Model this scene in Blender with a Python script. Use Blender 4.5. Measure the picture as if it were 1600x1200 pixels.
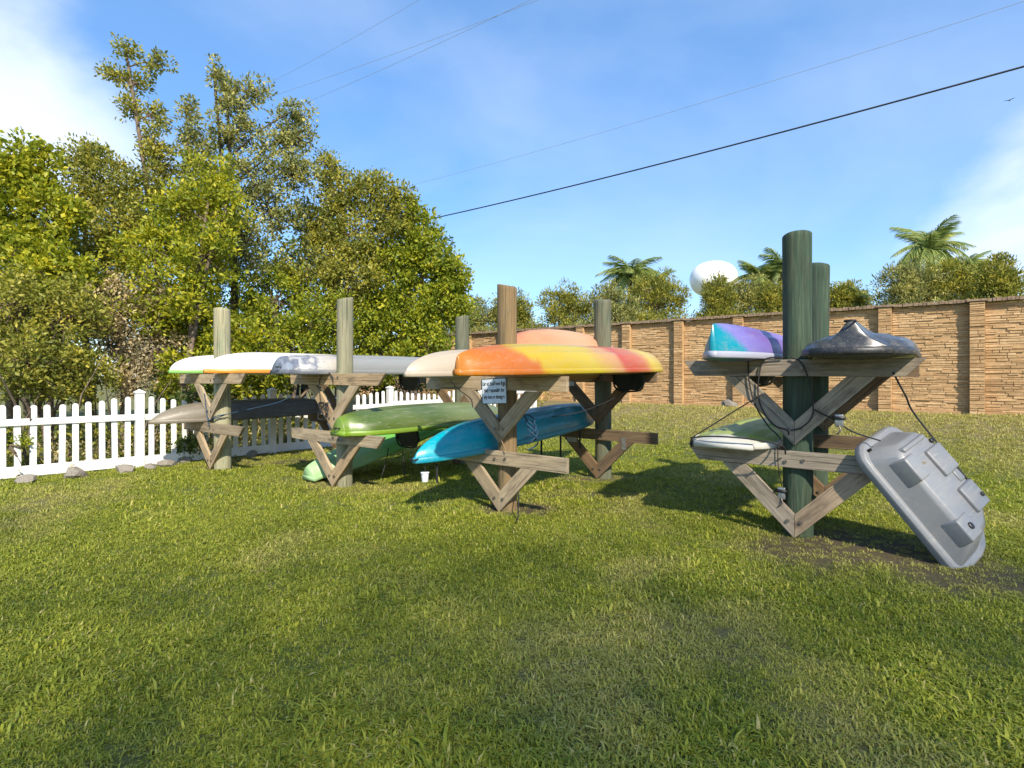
import bpy, bmesh, math, random
import numpy as np
from mathutils import Vector, Matrix, noise

R = math.radians
random.seed(7)
rng = np.random.default_rng(7)
scene = bpy.context.scene
for o in list(bpy.data.objects):
    bpy.data.objects.remove(o)
C = scene.collection

# ------------------------------------------------------------------ camera
F = 860.0            # focal length in pixels of a 1600 px wide picture
CAMH = 1.35
cam_d = bpy.data.cameras.new('camera')
cam = bpy.data.objects.new('camera', cam_d)
C.objects.link(cam)
cam.location = (0, 0, CAMH)
cam.rotation_euler = (R(90), 0, 0)
cam_d.sensor_width = 36
cam_d.lens = 36 * F / 1600
cam_d.shift_y = -12 / 1600
cam_d.clip_start = 0.05
cam_d.clip_end = 3000
scene.camera = cam

# ------------------------------------------------------------------ sky and sun
SUN_EL, SUN_DIR = R(40), Vector((0.30, -0.954, 0)).normalized()
w = bpy.data.worlds.new('World')
scene.world = w
w.use_nodes = True
nt = w.node_tree
nt.nodes.clear()
out = nt.nodes.new('ShaderNodeOutputWorld')
bg = nt.nodes.new('ShaderNodeBackground')
sky = nt.nodes.new('ShaderNodeTexSky')
sky.sky_type = 'NISHITA'
sky.sun_disc = False
sky.sun_elevation = SUN_EL
sky.sun_rotation = math.atan2(SUN_DIR.x, SUN_DIR.y)
sky.air_density = 1.0
sky.dust_density = 0.5
sky.ozone_density = 3.0
bg.inputs['Strength'].default_value = 0.13
tc = nt.nodes.new('ShaderNodeTexCoord')
mp = nt.nodes.new('ShaderNodeMapping')
mp.inputs['Scale'].default_value = (1.0, 1.0, 2.2)
mp.inputs['Rotation'].default_value = (0, R(12), R(20))
nz = nt.nodes.new('ShaderNodeTexNoise')
nz.inputs['Scale'].default_value = 1.5
nz.inputs['Detail'].default_value = 7
nz.inputs['Roughness'].default_value = 0.52
nz.inputs['Distortion'].default_value = 0.35
rp = nt.nodes.new('ShaderNodeValToRGB')
rp.color_ramp.elements[0].position = 0.48
rp.color_ramp.elements[1].position = 0.90
rp.color_ramp.elements[1].color = (.28, .28, .28, 1)
mixc = nt.nodes.new('ShaderNodeMix')
mixc.data_type = 'RGBA'
hs = nt.nodes.new('ShaderNodeHueSaturation')
hs.inputs['Saturation'].default_value = 1.25
hs.inputs['Hue'].default_value = .505
hs.inputs['Value'].default_value = .97
veil = nt.nodes.new('ShaderNodeMix')          # thin even high haze over the whole sky
veil.data_type = 'RGBA'
veil.inputs['Factor'].default_value = .42
veil.inputs['B'].default_value = (1.15, 2.05, 3.4, 1)
L = nt.links.new
L(tc.outputs['Generated'], mp.inputs['Vector'])
L(mp.outputs['Vector'], nz.inputs['Vector'])
L(nz.outputs['Fac'], rp.inputs['Fac'])
L(sky.outputs['Color'], hs.inputs['Color'])
# two thicker banks of cloud, broken up by the same noise
acc = rp.outputs['Color']
for (bx, by, size, amt) in ((-110, 190, .042, .75), (1760, 450, .030, .75)):
    dv_ = Vector(((bx - 800) / F, 1, (588 - by) / F)).normalized()
    nrm = nt.nodes.new('ShaderNodeVectorMath')
    nrm.operation = 'NORMALIZE'
    L(tc.outputs['Generated'], nrm.inputs[0])
    dp_ = nt.nodes.new('ShaderNodeVectorMath')
    dp_.operation = 'DOT_PRODUCT'
    L(nrm.outputs['Vector'], dp_.inputs[0])
    dp_.inputs[1].default_value = dv_
    # the noise moves the edge of the bank in and out
    ad = nt.nodes.new('ShaderNodeMath')
    ad.operation = 'MULTIPLY_ADD'
    ad.inputs[1].default_value = size * 3.2
    L(nz.outputs['Fac'], ad.inputs[0])
    L(dp_.outputs['Value'], ad.inputs[2])
    mr = nt.nodes.new('ShaderNodeMapRange')
    mr.interpolation_type = 'SMOOTHSTEP'
    mr.inputs['From Min'].default_value = 1 + size * .75
    mr.inputs['From Max'].default_value = 1 + size * 1.75
    mr.inputs['To Max'].default_value = amt
    L(ad.outputs[0], mr.inputs['Value'])
    mx = nt.nodes.new('ShaderNodeMath')
    mx.operation = 'MAXIMUM'
    L(acc, mx.inputs[0])
    L(mr.outputs['Result'], mx.inputs[1])
    acc = mx.outputs[0]
L(acc, mixc.inputs['Factor'])
L(hs.outputs['Color'], veil.inputs['A'])
L(veil.outputs['Result'], mixc.inputs['A'])
mixc.inputs['B'].default_value = (4.6, 4.8, 5.2, 1)
L(mixc.outputs['Result'], bg.inputs['Color'])
L(bg.outputs['Background'], out.inputs['Surface'])

sd = bpy.data.lights.new('sun', 'SUN')
sd.energy = 3.3
sd.angle = R(1.2)
sd.color = (1.0, 0.91, 0.77)
sun = bpy.data.objects.new('sun', sd)
C.objects.link(sun)
to_sun = Vector((SUN_DIR.x * math.cos(SUN_EL), SUN_DIR.y * math.cos(SUN_EL), math.sin(SUN_EL)))
sun.rotation_euler = to_sun.to_track_quat('Z', 'Y').to_euler()
sun.location = to_sun * 40

vs = scene.view_settings
vs.view_transform = 'Standard'
vs.look = 'None'
vs.exposure = 1.13
vs.gamma = 1
vs.use_curve_mapping = False

# ------------------------------------------------------------------ helpers
ANG = R(38)
U = Vector((math.sin(ANG), math.cos(ANG), 0))      # along the kayaks, away from the camera
V = Vector((math.cos(ANG), -math.sin(ANG), 0))     # along the beams and the wall, to the right


def pw(px, py, depth):
    return Vector(((px - 800) / F * depth, depth, CAMH + (588 - py) / F * depth))


def sstep(a, b, x):
    t = min(1, max(0, (x - a) / (b - a)))
    return t * t * (3 - 2 * t)


WALL = Vector((9.97, 11.8, 0))


def wall_dist(x, y):
    return (WALL.x - x) * U.x + (WALL.y - y) * U.y


def gz(x, y):
    return 0.53 * (1 - sstep(0.3, 7.2, wall_dist(x, y))) + 0.012 * noise.noise(Vector((x * .6, y * .6, 0)))


def nz2(x, y, s, o=0.0):
    return noise.noise(Vector((x * s + o, y * s - o, o)))


def bare(x, y):
    b = 0
    for cx, cy, rx, ry, k in ((2.7, 4.30, 1.1, .8, .86), (3.0, 3.75, .75, .5, .75), (0.05, 5.6, .45, .3, .8), (1.15, 7.3, .7, .3, .7),
                              (-2.1, 6.9, .6, .35, .6), (-3.6, 8.7, 1.3, .5, .55), (-4.3, 8.1, .4, .3, .5), (.7, 6.3, .9, .35, .45)):
        d = math.hypot((x - cx) / rx, (y - cy) / ry)
        b = max(b, k * (1 - sstep(.35, 1.15, d + .45 * nz2(x, y, 2.2, 5))))
    return b


def dry(x, y):
    d = wall_dist(x, y)
    a = 1 - sstep(2.5, 7.0, d + 1.4 * nz2(x, y, .8, 9))
    p = sstep(.05, .55, nz2(x, y, .55, 3) + .5 * nz2(x, y, 1.9, 4))
    f = sstep(.6, 1.4, 1.6 - abs((x + 2.5) * V.x + (y - 6.2) * V.y) * .2) * .0
    return min(1, max(a * .9, .52 * p + .05))


def new_mesh(name, verts, faces, smooth=False):
    me = bpy.data.meshes.new(name)
    me.from_pydata([tuple(v) for v in verts], [], faces)
    if smooth:
        me.polygons.foreach_set('use_smooth', [True] * len(me.polygons))
    me.update()
    return me


def fast_mesh(name, verts, faces):
    """verts Nx3 array, faces MxK array"""
    me = bpy.data.meshes.new(name)
    verts = np.asarray(verts, dtype=np.float32)
    faces = np.asarray(faces, dtype=np.int32)
    me.vertices.add(len(verts))
    me.vertices.foreach_set('co', verts.ravel())
    k = faces.shape[1]
    me.loops.add(faces.size)
    me.loops.foreach_set('vertex_index', faces.ravel())
    me.polygons.add(len(faces))
    me.polygons.foreach_set('loop_start', np.arange(len(faces), dtype=np.int32) * k)
    me.polygons.foreach_set('loop_total', np.full(len(faces), k, dtype=np.int32))
    me.update(calc_edges=True)
    return me


def obj(name, me, mat=None, parent=None, loc=None, rot=None):
    o = bpy.data.objects.new(name, me)
    C.objects.link(o)
    if mat is not None and not me.materials:
        me.materials.append(mat)
    if parent is not None:
        o.parent = parent
    if loc is not None:
        o.location = loc
    if rot is not None:
        o.rotation_euler = rot
    return o


def thing(name, label, cat, loc=(0, 0, 0), rotz=0, group=None):
    o = bpy.data.objects.new(name, None)
    C.objects.link(o)
    o.location = loc
    o.rotation_euler = (0, 0, rotz)
    o.empty_display_size = .2
    return tag(o, label, cat, group)


def tag(o, label, cat, group=None):
    o['label'] = label
    o['category'] = cat
    if group:
        o['group'] = group
    return o


def tube(pts, radii, n=6, cap=True):
    pts = [Vector(p) for p in pts]
    if not hasattr(radii, '__len__'):
        radii = [radii] * len(pts)
    vs_, fs = [], []
    prev = None
    for i, p in enumerate(pts):
        d = (pts[min(i + 1, len(pts) - 1)] - pts[max(i - 1, 0)])
        if d.length < 1e-9:
            d = Vector((0, 0, 1))
        d.normalize()
        if prev is None:
            a = d.orthogonal().normalized()
        else:
            a = prev - d * prev.dot(d)
            a = a.normalized() if a.length > 1e-6 else d.orthogonal().normalized()
        prev = a
        b = d.cross(a)
        for k in range(n):
            t = 2 * math.pi * k / n
            vs_.append(p + (a * math.cos(t) + b * math.sin(t)) * radii[i])
    for i in range(len(pts) - 1):
        for k in range(n):
            k2 = (k + 1) % n
            fs.append((i * n + k, i * n + k2, (i + 1) * n + k2, (i + 1) * n + k))
    if cap:
        fs.append(tuple(range(n - 1, -1, -1)))
        fs.append(tuple(range((len(pts) - 1) * n, len(pts) * n)))
    return vs_, fs


def smooth_path(pts, k=6):
    pts = [Vector(p) for p in pts]
    q = [pts[0]] + pts + [pts[-1]]
    r = []
    for i in range(1, len(q) - 2):
        for j in range(k):
            t = j / k
            p0, p1, p2, p3 = q[i - 1], q[i], q[i + 1], q[i + 2]
            r.append(.5 * ((2 * p1) + (p2 - p0) * t + (2 * p0 - 5 * p1 + 4 * p2 - p3) * t * t + (3 * p1 - p0 - 3 * p2 + p3) * t ** 3))
    r.append(pts[-1])
    return r


def merge(parts):
    V_, F_ = [], []
    for v, f in parts:
        o = len(V_)
        V_ += list(v)
        F_ += [tuple(i + o for i in q) for q in f]
    return V_, F_


def boxvf(x0, x1, y0, y1, z0, z1):
    v = [(x0, y0, z0), (x1, y0, z0), (x1, y1, z0), (x0, y1, z0), (x0, y0, z1), (x1, y0, z1), (x1, y1, z1), (x0, y1, z1)]
    f = [(0, 3, 2, 1), (4, 5, 6, 7), (0, 1, 5, 4), (1, 2, 6, 5), (2, 3, 7, 6), (3, 0, 4, 7)]
    return v, f


def prism_mesh(name, poly, y0, y1, bev=.004):
    """poly: points in xz, counter-clockwise seen from -y"""
    n = len(poly)
    v = [(x, y0, z) for x, z in poly] + [(x, y1, z) for x, z in poly]
    f = [tuple(range(n)), tuple(range(2 * n - 1, n - 1, -1))]
    f += [(i, i + n, (i + 1) % n + n, (i + 1) % n) for i in range(n)]
    me = new_mesh(name, v, f)
    bm = bmesh.new()
    bm.from_mesh(me)
    bmesh.ops.recalc_face_normals(bm, faces=bm.faces)
    if bev:
        bmesh.ops.bevel(bm, geom=list(bm.edges), offset=bev, segments=2, profile=.6, affect='EDGES', clamp_overlap=True)
    bm.to_mesh(me)
    bm.free()
    return me


# ------------------------------------------------------------------ materials
def mat_new(name):
    m = bpy.data.materials.new(name)
    m.use_nodes = True
    t = m.node_tree
    t.nodes.clear()
    o = t.nodes.new('ShaderNodeOutputMaterial')
    b = t.nodes.new('ShaderNodeBsdfPrincipled')
    t.links.new(b.outputs[0], o.inputs[0])
    return m, t, b, o


def nd(t, typ, **kw):
    n = t.nodes.new(typ)
    for k, v in kw.items():
        if k in n.inputs:
            n.inputs[k].default_value = v
        else:
            setattr(n, k, v)
    return n


def ramp(t, stops, interp='LINEAR'):
    r = t.nodes.new('ShaderNodeValToRGB')
    e = r.color_ramp.elements
    r.color_ramp.interpolation = interp
    while len(e) < len(stops):
        e.new(0.5)
    for i, (p, c) in enumerate(stops):
        e[i].position = p
        e[i].color = (*c, 1) if len(c) == 3 else c
    return r


def mixrgb(t, a, b, fac, mode='MIX'):
    m = t.nodes.new('ShaderNodeMix')
    m.data_type = 'RGBA'
    m.blend_type = mode
    for s, v in (('A', a), ('B', b), ('Factor', fac)):
        if hasattr(v, 'is_linked') or hasattr(v, 'links'):
            t.links.new(v, m.inputs[s])
        elif s == 'Factor':
            m.inputs[s].default_value = v
        else:
            m.inputs[s].default_value = (*v, 1)
    return m.outputs['Result']


def coords(t, scale=(1, 1, 1), kind='Object', rand=False):
    c = t.nodes.new('ShaderNodeTexCoord')
    m = t.nodes.new('ShaderNodeMapping')
    m.inputs['Scale'].default_value = scale
    t.links.new(c.outputs[kind], m.inputs['Vector'])
    if rand:
        oi = t.nodes.new('ShaderNodeObjectInfo')
        mm = t.nodes.new('ShaderNodeMath')
        mm.operation = 'MULTIPLY'
        mm.inputs[1].default_value = 37
        t.links.new(oi.outputs['Random'], mm.inputs[0])
        t.links.new(mm.outputs[0], m.inputs['Location'])
    return m.outputs['Vector']


def tnoise(t, vec, scale, detail=4, rough=.55, dist=0):
    n = t.nodes.new('ShaderNodeTexNoise')
    n.inputs['Scale'].default_value = scale
    n.inputs['Detail'].default_value = detail
    n.inputs['Roughness'].default_value = rough
    n.inputs['Distortion'].default_value = dist
    t.links.new(vec, n.inputs['Vector'])
    return n.outputs['Fac']


def bump(t, b, h, strength=.3, dist=.01):
    n = t.nodes.new('ShaderNodeBump')
    n.inputs['Strength'].default_value = strength
    n.inputs['Distance'].default_value = dist
    t.links.new(h, n.inputs['Height'])
    t.links.new(n.outputs[0], b.inputs['Normal'])


def simple(name, col, rough=.6, var=.25, scale=8, metal=0, bmp=.1):
    m, t, b, o = mat_new(name)
    v = coords(t, rand=True)
    n = tnoise(t, v, scale, 5)
    d = tuple(c * (1 - var) for c in col)
    l = tuple(min(1, c * (1 + var * .6)) for c in col)
    r = ramp(t, [(.3, d), (.7, l)])
    t.links.new(n, r.inputs['Fac'])
    t.links.new(r.outputs['Color'], b.inputs['Base Color'])
    b.inputs['Roughness'].default_value = rough
    b.inputs['Metallic'].default_value = metal
    if bmp:
        bump(t, b, n, bmp, .01)
    return m


def wood(name, stops, axis='x', grain=1.0, stain=(.075, .058, .042), stain_amt=.72):
    """weathered board: grain along the local axis"""
    m, t, b, o = mat_new(name)
    sc = {'x': (1.6, 26, 26), 'z': (24, 24, 1.3)}[axis]
    v = coords(t, sc, rand=True)
    n = tnoise(t, v, 1.6, 8, .68, .6)
    r = ramp(t, stops)
    t.links.new(n, r.inputs['Fac'])
    v2 = coords(t, (2.2, 6, 6) if axis == 'x' else (5, 5, 1.4), rand=True)
    n2 = tnoise(t, v2, 1.7, 5, .6)
    r2 = ramp(t, [(.5, (0, 0, 0)), (.72, (1, 1, 1))])
    t.links.new(n2, r2.inputs['Fac'])
    k = t.nodes.new('ShaderNodeMath')
    k.operation = 'MULTIPLY'
    k.inputs[1].default_value = stain_amt
    t.links.new(r2.outputs['Color'], k.inputs[0])
    c = mixrgb(t, r.outputs['Color'], stain, k.outputs[0])
    # thin drying cracks along the grain
    v3 = coords(t, (.9, 60, 60) if axis == 'x' else (55, 55, .8), rand=True)
    n3 = tnoise(t, v3, 1.3, 3, .5)
    r3 = ramp(t, [(.60, (0, 0, 0)), (.66, (1, 1, 1))])
    t.links.new(n3, r3.inputs['Fac'])
    k2 = t.nodes.new('ShaderNodeMath')
    k2.operation = 'MULTIPLY'
    k2.inputs[1].default_value = .6
    t.links.new(r3.outputs['Color'], k2.inputs[0])
    c = mixrgb(t, c, (.05, .04, .03), k2.outputs[0])
    # per-board tint
    oi = t.nodes.new('ShaderNodeObjectInfo')
    r4 = ramp(t, [(0, (.72, .70, .68)), (.5, (1, 1, 1)), (1, (1.0, .88, .74))])
    t.links.new(oi.outputs['Random'], r4.inputs['Fac'])
    c = mixrgb(t, c, r4.outputs['Color'], 1.0, 'MULTIPLY')
    t.links.new(c, b.inputs['Base Color'])
    b.inputs['Roughness'].default_value = .85
    s = t.nodes.new('ShaderNodeMath')
    s.operation = 'SUBTRACT'
    t.links.new(n, s.inputs[0])
    t.links.new(r3.outputs['Color'], s.inputs[1])
    bump(t, b, s.outputs[0], .55, .006)
    return m


M = {}
M['board'] = wood('weathered_board', [(.25, (.16, .125, .09)), (.5, (.33, .275, .205)), (.75, (.46, .395, .30))])
M['board_dark'] = wood('brown_board', [(.25, (.07, .048, .028)), (.5, (.17, .115, .065)), (.75, (.27, .19, .11))])
M['board_tan'] = wood('tan_board', [(.25, (.20, .145, .085)), (.5, (.38, .295, .185)), (.75, (.50, .41, .275))])
M['post_green'] = wood('green_post', [(.25, (.012, .024, .014)), (.5, (.034, .064, .036)), (.8, (.11, .135, .08))], 'z', stain=(.045, .036, .02), stain_amt=.7)
M['post_brown'] = wood('brown_post', [(.25, (.10, .065, .03)), (.5, (.21, .15, .075)), (.8, (.32, .245, .13))], 'z', stain=(.07, .085, .05), stain_amt=.6)
M['post_pale'] = wood('pale_post', [(.25, (.19, .18, .11)), (.5, (.33, .315, .20)), (.8, (.43, .41, .28))], 'z', stain=(.10, .18, .11), stain_amt=.5)
M['post_mid'] = wood('grey_green_post', [(.25, (.08, .085, .055)), (.5, (.17, .175, .11)), (.8, (.27, .26, .17))], 'z', stain=(.05, .11, .065), stain_amt=.6)
M['steel'] = simple('galvanised_steel', (.42, .42, .41), .45, .35, 30, .8)
M['bolt'] = simple('weathered_bolt', (.22, .19, .16), .5, .4, 40, .7)
M['black'] = simple('black_plastic', (.012, .012, .013), .45, .3, 12)
M['strap'] = simple('black_webbing', (.02, .02, .02), .8, .3, 30)
M['rope_dark'] = simple('dark_cord', (.018, .018, .020), .7, .3, 60)
M['rope_blue'] = simple('blue_cord', (.012, .05, .10), .7, .3, 60)
M['rope_tan'] = simple('tan_cord', (.25, .17, .08), .8, .3, 60)
M['vinyl'] = simple('white_vinyl', (.74, .73, .69), .5, .14, 3.5, bmp=.03)
M['rock'] = simple('limestone', (.25, .22, .175), .9, .45, 9, bmp=.6)
M['sign'] = simple('white_sign_plate', (.62, .66, .70), .4, .06, 20, bmp=.02)
M['ink'] = simple('black_lettering', (.02, .025, .03), .6, .1, 20, bmp=0)
M['cable'] = simple('black_cable', (.012, .012, .014), .6, .1, 5, bmp=0)
M['cable_grey'] = simple('grey_cable', (.26, .30, .36), .5, .1, 5, bmp=0)
M['bark'] = simple('tree_bark', (.17, .125, .085), .9, .5, 14, bmp=.6)
M['bark_dark'] = simple('dark_bark', (.085, .065, .045), .9, .5, 14, bmp=.6)
M['tank'] = simple('white_tank_paint', (.82, .82, .82), .4, .04, 1, bmp=0)
M['cup'] = simple('frosted_plastic', (.72, .74, .76), .3, .1, 10, bmp=0)
M['bird'] = simple('dark_feathers', (.03, .03, .03), .8, .2, 10, bmp=0)


def leafmat(name, c1, c2, c3, trans=.45):
    c1, c2, c3 = [tuple(min(.8, q * 2.1) for q in c) for c in (c1, c2, c3)]
    m, t, b, o = mat_new(name)
    g = t.nodes.new('ShaderNodeNewGeometry')
    r = ramp(t, [(0, c1), (.55, c2), (1, c3)])
    t.links.new(g.outputs['Random Per Island'], r.inputs['Fac'])
    # large patches of lighter and darker growth
    v = coords(t, (1, 1, 1))
    n = tnoise(t, v, 2.4, 4, .6)
    r2 = ramp(t, [(.34, (.62, .72, .70)), (.5, (1, 1, 1)), (.66, (1.35, 1.22, .9))])
    t.links.new(n, r2.inputs['Fac'])
    c = mixrgb(t, r.outputs['Color'], r2.outputs['Color'], 1.0, 'MULTIPLY')
    t.links.new(c, b.inputs['Base Color'])
    b.inputs['Roughness'].default_value = .5
    b.inputs['Specular IOR Level'].default_value = .35
    tr = t.nodes.new('ShaderNodeBsdfTranslucent')
    t.links.new(c, tr.inputs['Color'])
    ms = t.nodes.new('ShaderNodeMixShader')
    ms.inputs[0].default_value = trans
    t.links.new(b.outputs[0], ms.inputs[1])
    t.links.new(tr.outputs[0], ms.inputs[2])
    t.links.new(ms.outputs[0], o.inputs[0])
    return m


M['leaf_yellow'] = leafmat('yellow_green_leaves', (.082, .108, .008), (.17, .182, .012), (.28, .255, .02))
M['leaf_olive'] = leafmat('olive_leaves', (.075, .085, .014), (.15, .15, .022), (.25, .225, .045))
M['leaf_grey'] = leafmat('grey_green_leaves', (.075, .085, .024), (.145, .148, .042), (.24, .225, .075), .35)
M['leaf_mid'] = leafmat('mid_green_leaves', (.06, .085, .008), (.135, .16, .012), (.25, .24, .02))
M['leaf_dark'] = leafmat('dark_green_leaves', (.03, .05, .012), (.06, .09, .02), (.12, .14, .03))
M['leaf_palm'] = leafmat('palm_leaflets', (.065, .10, .028), (.13, .165, .045), (.22, .23, .08), .45)
M['leaf_twig'] = leafmat('dry_twigs_and_leaves', (.10, .075, .04), (.19, .15, .08), (.28, .23, .13), .2)

# ---- lawn: soil and thatch under the blades
m, t, b, o = mat_new('lawn_soil_and_turf')
M['lawn'] = m
v = coords(t, (1, 1, 1))
n1 = tnoise(t, v, 1.1, 5)
n2 = tnoise(t, v, 60, 6, .7)
n3 = tnoise(t, v, 9, 5, .6)
ra = ramp(t, [(.3, (.08, .11, .012)), (.55, (.14, .17, .018)), (.75, (.20, .21, .028))])
t.links.new(n3, ra.inputs['Fac'])
rb = ramp(t, [(.3, (.35, .35, .35)), (.7, (1.25, 1.25, 1.25))])
t.links.new(n2, rb.inputs['Fac'])
a1 = t.nodes.new('ShaderNodeAttribute')
a1.attribute_name = 'dry'
a2 = t.nodes.new('ShaderNodeAttribute')
a2.attribute_name = 'bare'
c = mixrgb(t, ra.outputs['Color'], (.26, .205, .085), a1.outputs['Fac'])
c = mixrgb(t, c, (.115, .075, .04), a2.outputs['Fac'])
c = mixrgb(t, c, rb.outputs['Color'], 1.0, 'MULTIPLY')
t.links.new(c, b.inputs['Base Color'])
b.inputs['Roughness'].default_value = .95
bump(t, b, n2, .9, .03)


def blade_mat(name, g1, g2, g3, dryc):
    m, t, b, o = mat_new(name)
    g = t.nodes.new('ShaderNodeNewGeometry')
    r = ramp(t, [(0, g1), (.5, g2), (.93, g3), (.975, dryc), (1, dryc)])
    at = t.nodes.new('ShaderNodeAttribute')
    at.attribute_type = 'INSTANCER'
    at.attribute_name = 'rnd'
    ad = t.nodes.new('ShaderNodeMath')
    ad.operation = 'ADD'
    fr = t.nodes.new('ShaderNodeMath')
    fr.operation = 'FRACT'
    t.links.new(g.outputs['Random Per Island'], ad.inputs[0])
    t.links.new(at.outputs['Fac'], ad.inputs[1])
    t.links.new(ad.outputs[0], fr.inputs[0])
    t.links.new(fr.outputs[0], r.inputs['Fac'])
    a = t.nodes.new('ShaderNodeAttribute')
    a.attribute_type = 'INSTANCER'
    a.attribute_name = 'dryness'
    c = mixrgb(t, r.outputs['Color'], dryc, a.outputs['Fac'])
    t.links.new(c, b.inputs['Base Color'])
    b.inputs['Roughness'].default_value = .55
    b.inputs['Specular IOR Level'].default_value = .3
    tr = t.nodes.new('ShaderNodeBsdfTranslucent')
    t.links.new(c, tr.inputs['Color'])
    ms = t.nodes.new('ShaderNodeMixShader')
    ms.inputs[0].default_value = .35
    t.links.new(b.outputs[0], ms.inputs[1])
    t.links.new(tr.outputs[0], ms.inputs[2])
    t.links.new(ms.outputs[0], o.inputs[0])
    return m


M['blade'] = blade_mat('grass_blades', (.15, .21, .016), (.28, .32, .026), (.42, .42, .045), (.54, .46, .17))

# ---- stacked stone of the wall
m, t, b, o = mat_new('tan_stacked_stone')
M['stone'] = m
g = t.nodes.new('ShaderNodeNewGeometry')
r = ramp(t, [(0, (.41, .255, .118)), (.5, (.52, .335, .16)), (1, (.60, .41, .215))])
t.links.new(g.outputs['Random Per Island'], r.inputs['Fac'])
v = coords(t, (1, 1, 1), rand=True)
n = tnoise(t, v, 14, 6, .65)
r2 = ramp(t, [(.3, (.72, .70, .68)), (.7, (1.1, 1.1, 1.1))])
t.links.new(n, r2.inputs['Fac'])
c = mixrgb(t, r.outputs['Color'], r2.outputs['Color'], 1.0, 'MULTIPLY')
n5 = tnoise(t, v, 1.3, 4)
r5 = ramp(t, [(.45, (1, 1, 1)), (.75, (.80, .74, .68))])
t.links.new(n5, r5.inputs['Fac'])
c = mixrgb(t, c, r5.outputs['Color'], 1.0, 'MULTIPLY')
t.links.new(c, b.inputs['Base Color'])
b.inputs['Roughness'].default_value = .9
bump(t, b, n, .5, .012)
M['stone_cap'] = simple('brown_coping_brick', (.27, .19, .12), .9, .45, 12, bmp=.5)


def plastic(name, stops, ylen, rough=.38, warp=.25, zfac=0.0, interp='EASE', dirt=.35, nscale=2.2):
    """roto-moulded plastic, colours blending along local y (stops given 0..1 from near to far end)"""
    m, t, b, o = mat_new(name)
    tcn = t.nodes.new('ShaderNodeTexCoord')
    sx = t.nodes.new('ShaderNodeSeparateXYZ')
    t.links.new(tcn.outputs['Object'], sx.inputs[0])
    n = tnoise(t, tcn.outputs['Object'], nscale, 3, .5, .4)
    ma = t.nodes.new('ShaderNodeMath')
    ma.operation = 'MULTIPLY_ADD'
    ma.inputs[1].default_value = 1 / ylen
    ma.inputs[2].default_value = .5
    t.links.new(sx.outputs['Y'], ma.inputs[0])
    mb = t.nodes.new('ShaderNodeMath')
    mb.operation = 'MULTIPLY_ADD'
    mb.inputs[1].default_value = warp
    t.links.new(n, mb.inputs[0])
    t.links.new(ma.outputs[0], mb.inputs[2])
    mc = t.nodes.new('ShaderNodeMath')
    mc.operation = 'MULTIPLY_ADD'
    mc.inputs[1].default_value = zfac
    t.links.new(sx.outputs['Z'], mc.inputs[0])
    t.links.new(mb.outputs[0], mc.inputs[2])
    md = t.nodes.new('ShaderNodeMath')
    md.operation = 'SUBTRACT'
    md.inputs[1].default_value = warp * .5
    t.links.new(mc.outputs[0], md.inputs[0])
    r = ramp(t, stops, interp)
    t.links.new(md.outputs[0], r.inputs['Fac'])
    # scuffs and dust
    v = coords(t, (6, 1.2, 6), rand=True)
    n2 = tnoise(t, v, 3, 7, .7)
    r2 = ramp(t, [(.5, (0, 0, 0)), (.8, (1, 1, 1))])
    t.links.new(n2, r2.inputs['Fac'])
    k = t.nodes.new('ShaderNodeMath')
    k.operation = 'MULTIPLY'
    k.inputs[1].default_value = dirt
    t.links.new(r2.outputs['Color'], k.inputs[0])
    c = mixrgb(t, r.outputs['Color'], (.30, .27, .22), k.outputs[0])
    # long thin scratches and small dark scuffs
    n6 = tnoise(t, coords(t, (60, 3, 60), rand=True), 1.5, 4, .6)
    r6 = ramp(t, [(.60, (0, 0, 0)), (.70, (.35, .35, .35))])
    t.links.new(n6, r6.inputs['Fac'])
    c = mixrgb(t, c, (.42, .40, .36), r6.outputs['Color'])
    n7 = tnoise(t, coords(t, (1, 1, 1), rand=True), 16, 5, .7)
    r7 = ramp(t, [(.64, (0, 0, 0)), (.74, (.5, .5, .5))])
    t.links.new(n7, r7.inputs['Fac'])
    c = mixrgb(t, c, (.07, .06, .045), r7.outputs['Color'])
    t.links.new(c, b.inputs['Base Color'])
    rr = ramp(t, [(.3, (rough - .08,) * 3), (.8, (rough + .22,) * 3)])
    t.links.new(n2, rr.inputs['Fac'])
    t.links.new(rr.outputs['Color'], b.inputs['Roughness'])
    n3 = tnoise(t, coords(t, (1, .5, 1)), 7, 2)
    bump(t, b, n3, .12, .012)
    return m


M['grey_hull'] = plastic('grey_moulded_plastic', [(0, (.175, .182, .19)), (.5, (.20, .207, .214)), (1, (.165, .17, .176))], 1.2, .36, .3, 0, dirt=.45)

# ------------------------------------------------------------------ ground
def axis(near, step, far, k=1.28):
    a = [0.0]
    while a[-1] < near:
        a.append(a[-1] + step)
    s = step
    while a[-1] < far:
        s *= k
        a.append(a[-1] + s)
    return a


xp = axis(9, .16, 900)
xs = [-q for q in reversed(xp[1:])] + xp
yp = axis(17, .16, 1500)
yn = axis(1.0, .5, 300)
ys = [-q for q in reversed(yn[1:])] + yp
gv, gd, gb = [], [], []
for y in ys:
    for x in xs:
        near = abs(x) < 14 and -3 < y < 24
        gv.append((x, y, gz(x, y)))
        gd.append(dry(x, y) if near else .4)
        gb.append(bare(x, y) if near else 0)
nx = len(xs)
gf = np.array([(j * nx + i, j * nx + i + 1, (j + 1) * nx + i + 1, (j + 1) * nx + i) for j in range(len(ys) - 1) for i in range(nx - 1)])
me = fast_mesh('lawn', np.array(gv), gf)
me.polygons.foreach_set('use_smooth', [True] * len(me.polygons))
for nm, dat in (('dry', gd), ('bare', gb)):
    at = me.attributes.new(nm, 'FLOAT', 'POINT')
    at.data.foreach_set('value', dat)
lawn = obj('lawn', me, M['lawn'])
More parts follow.
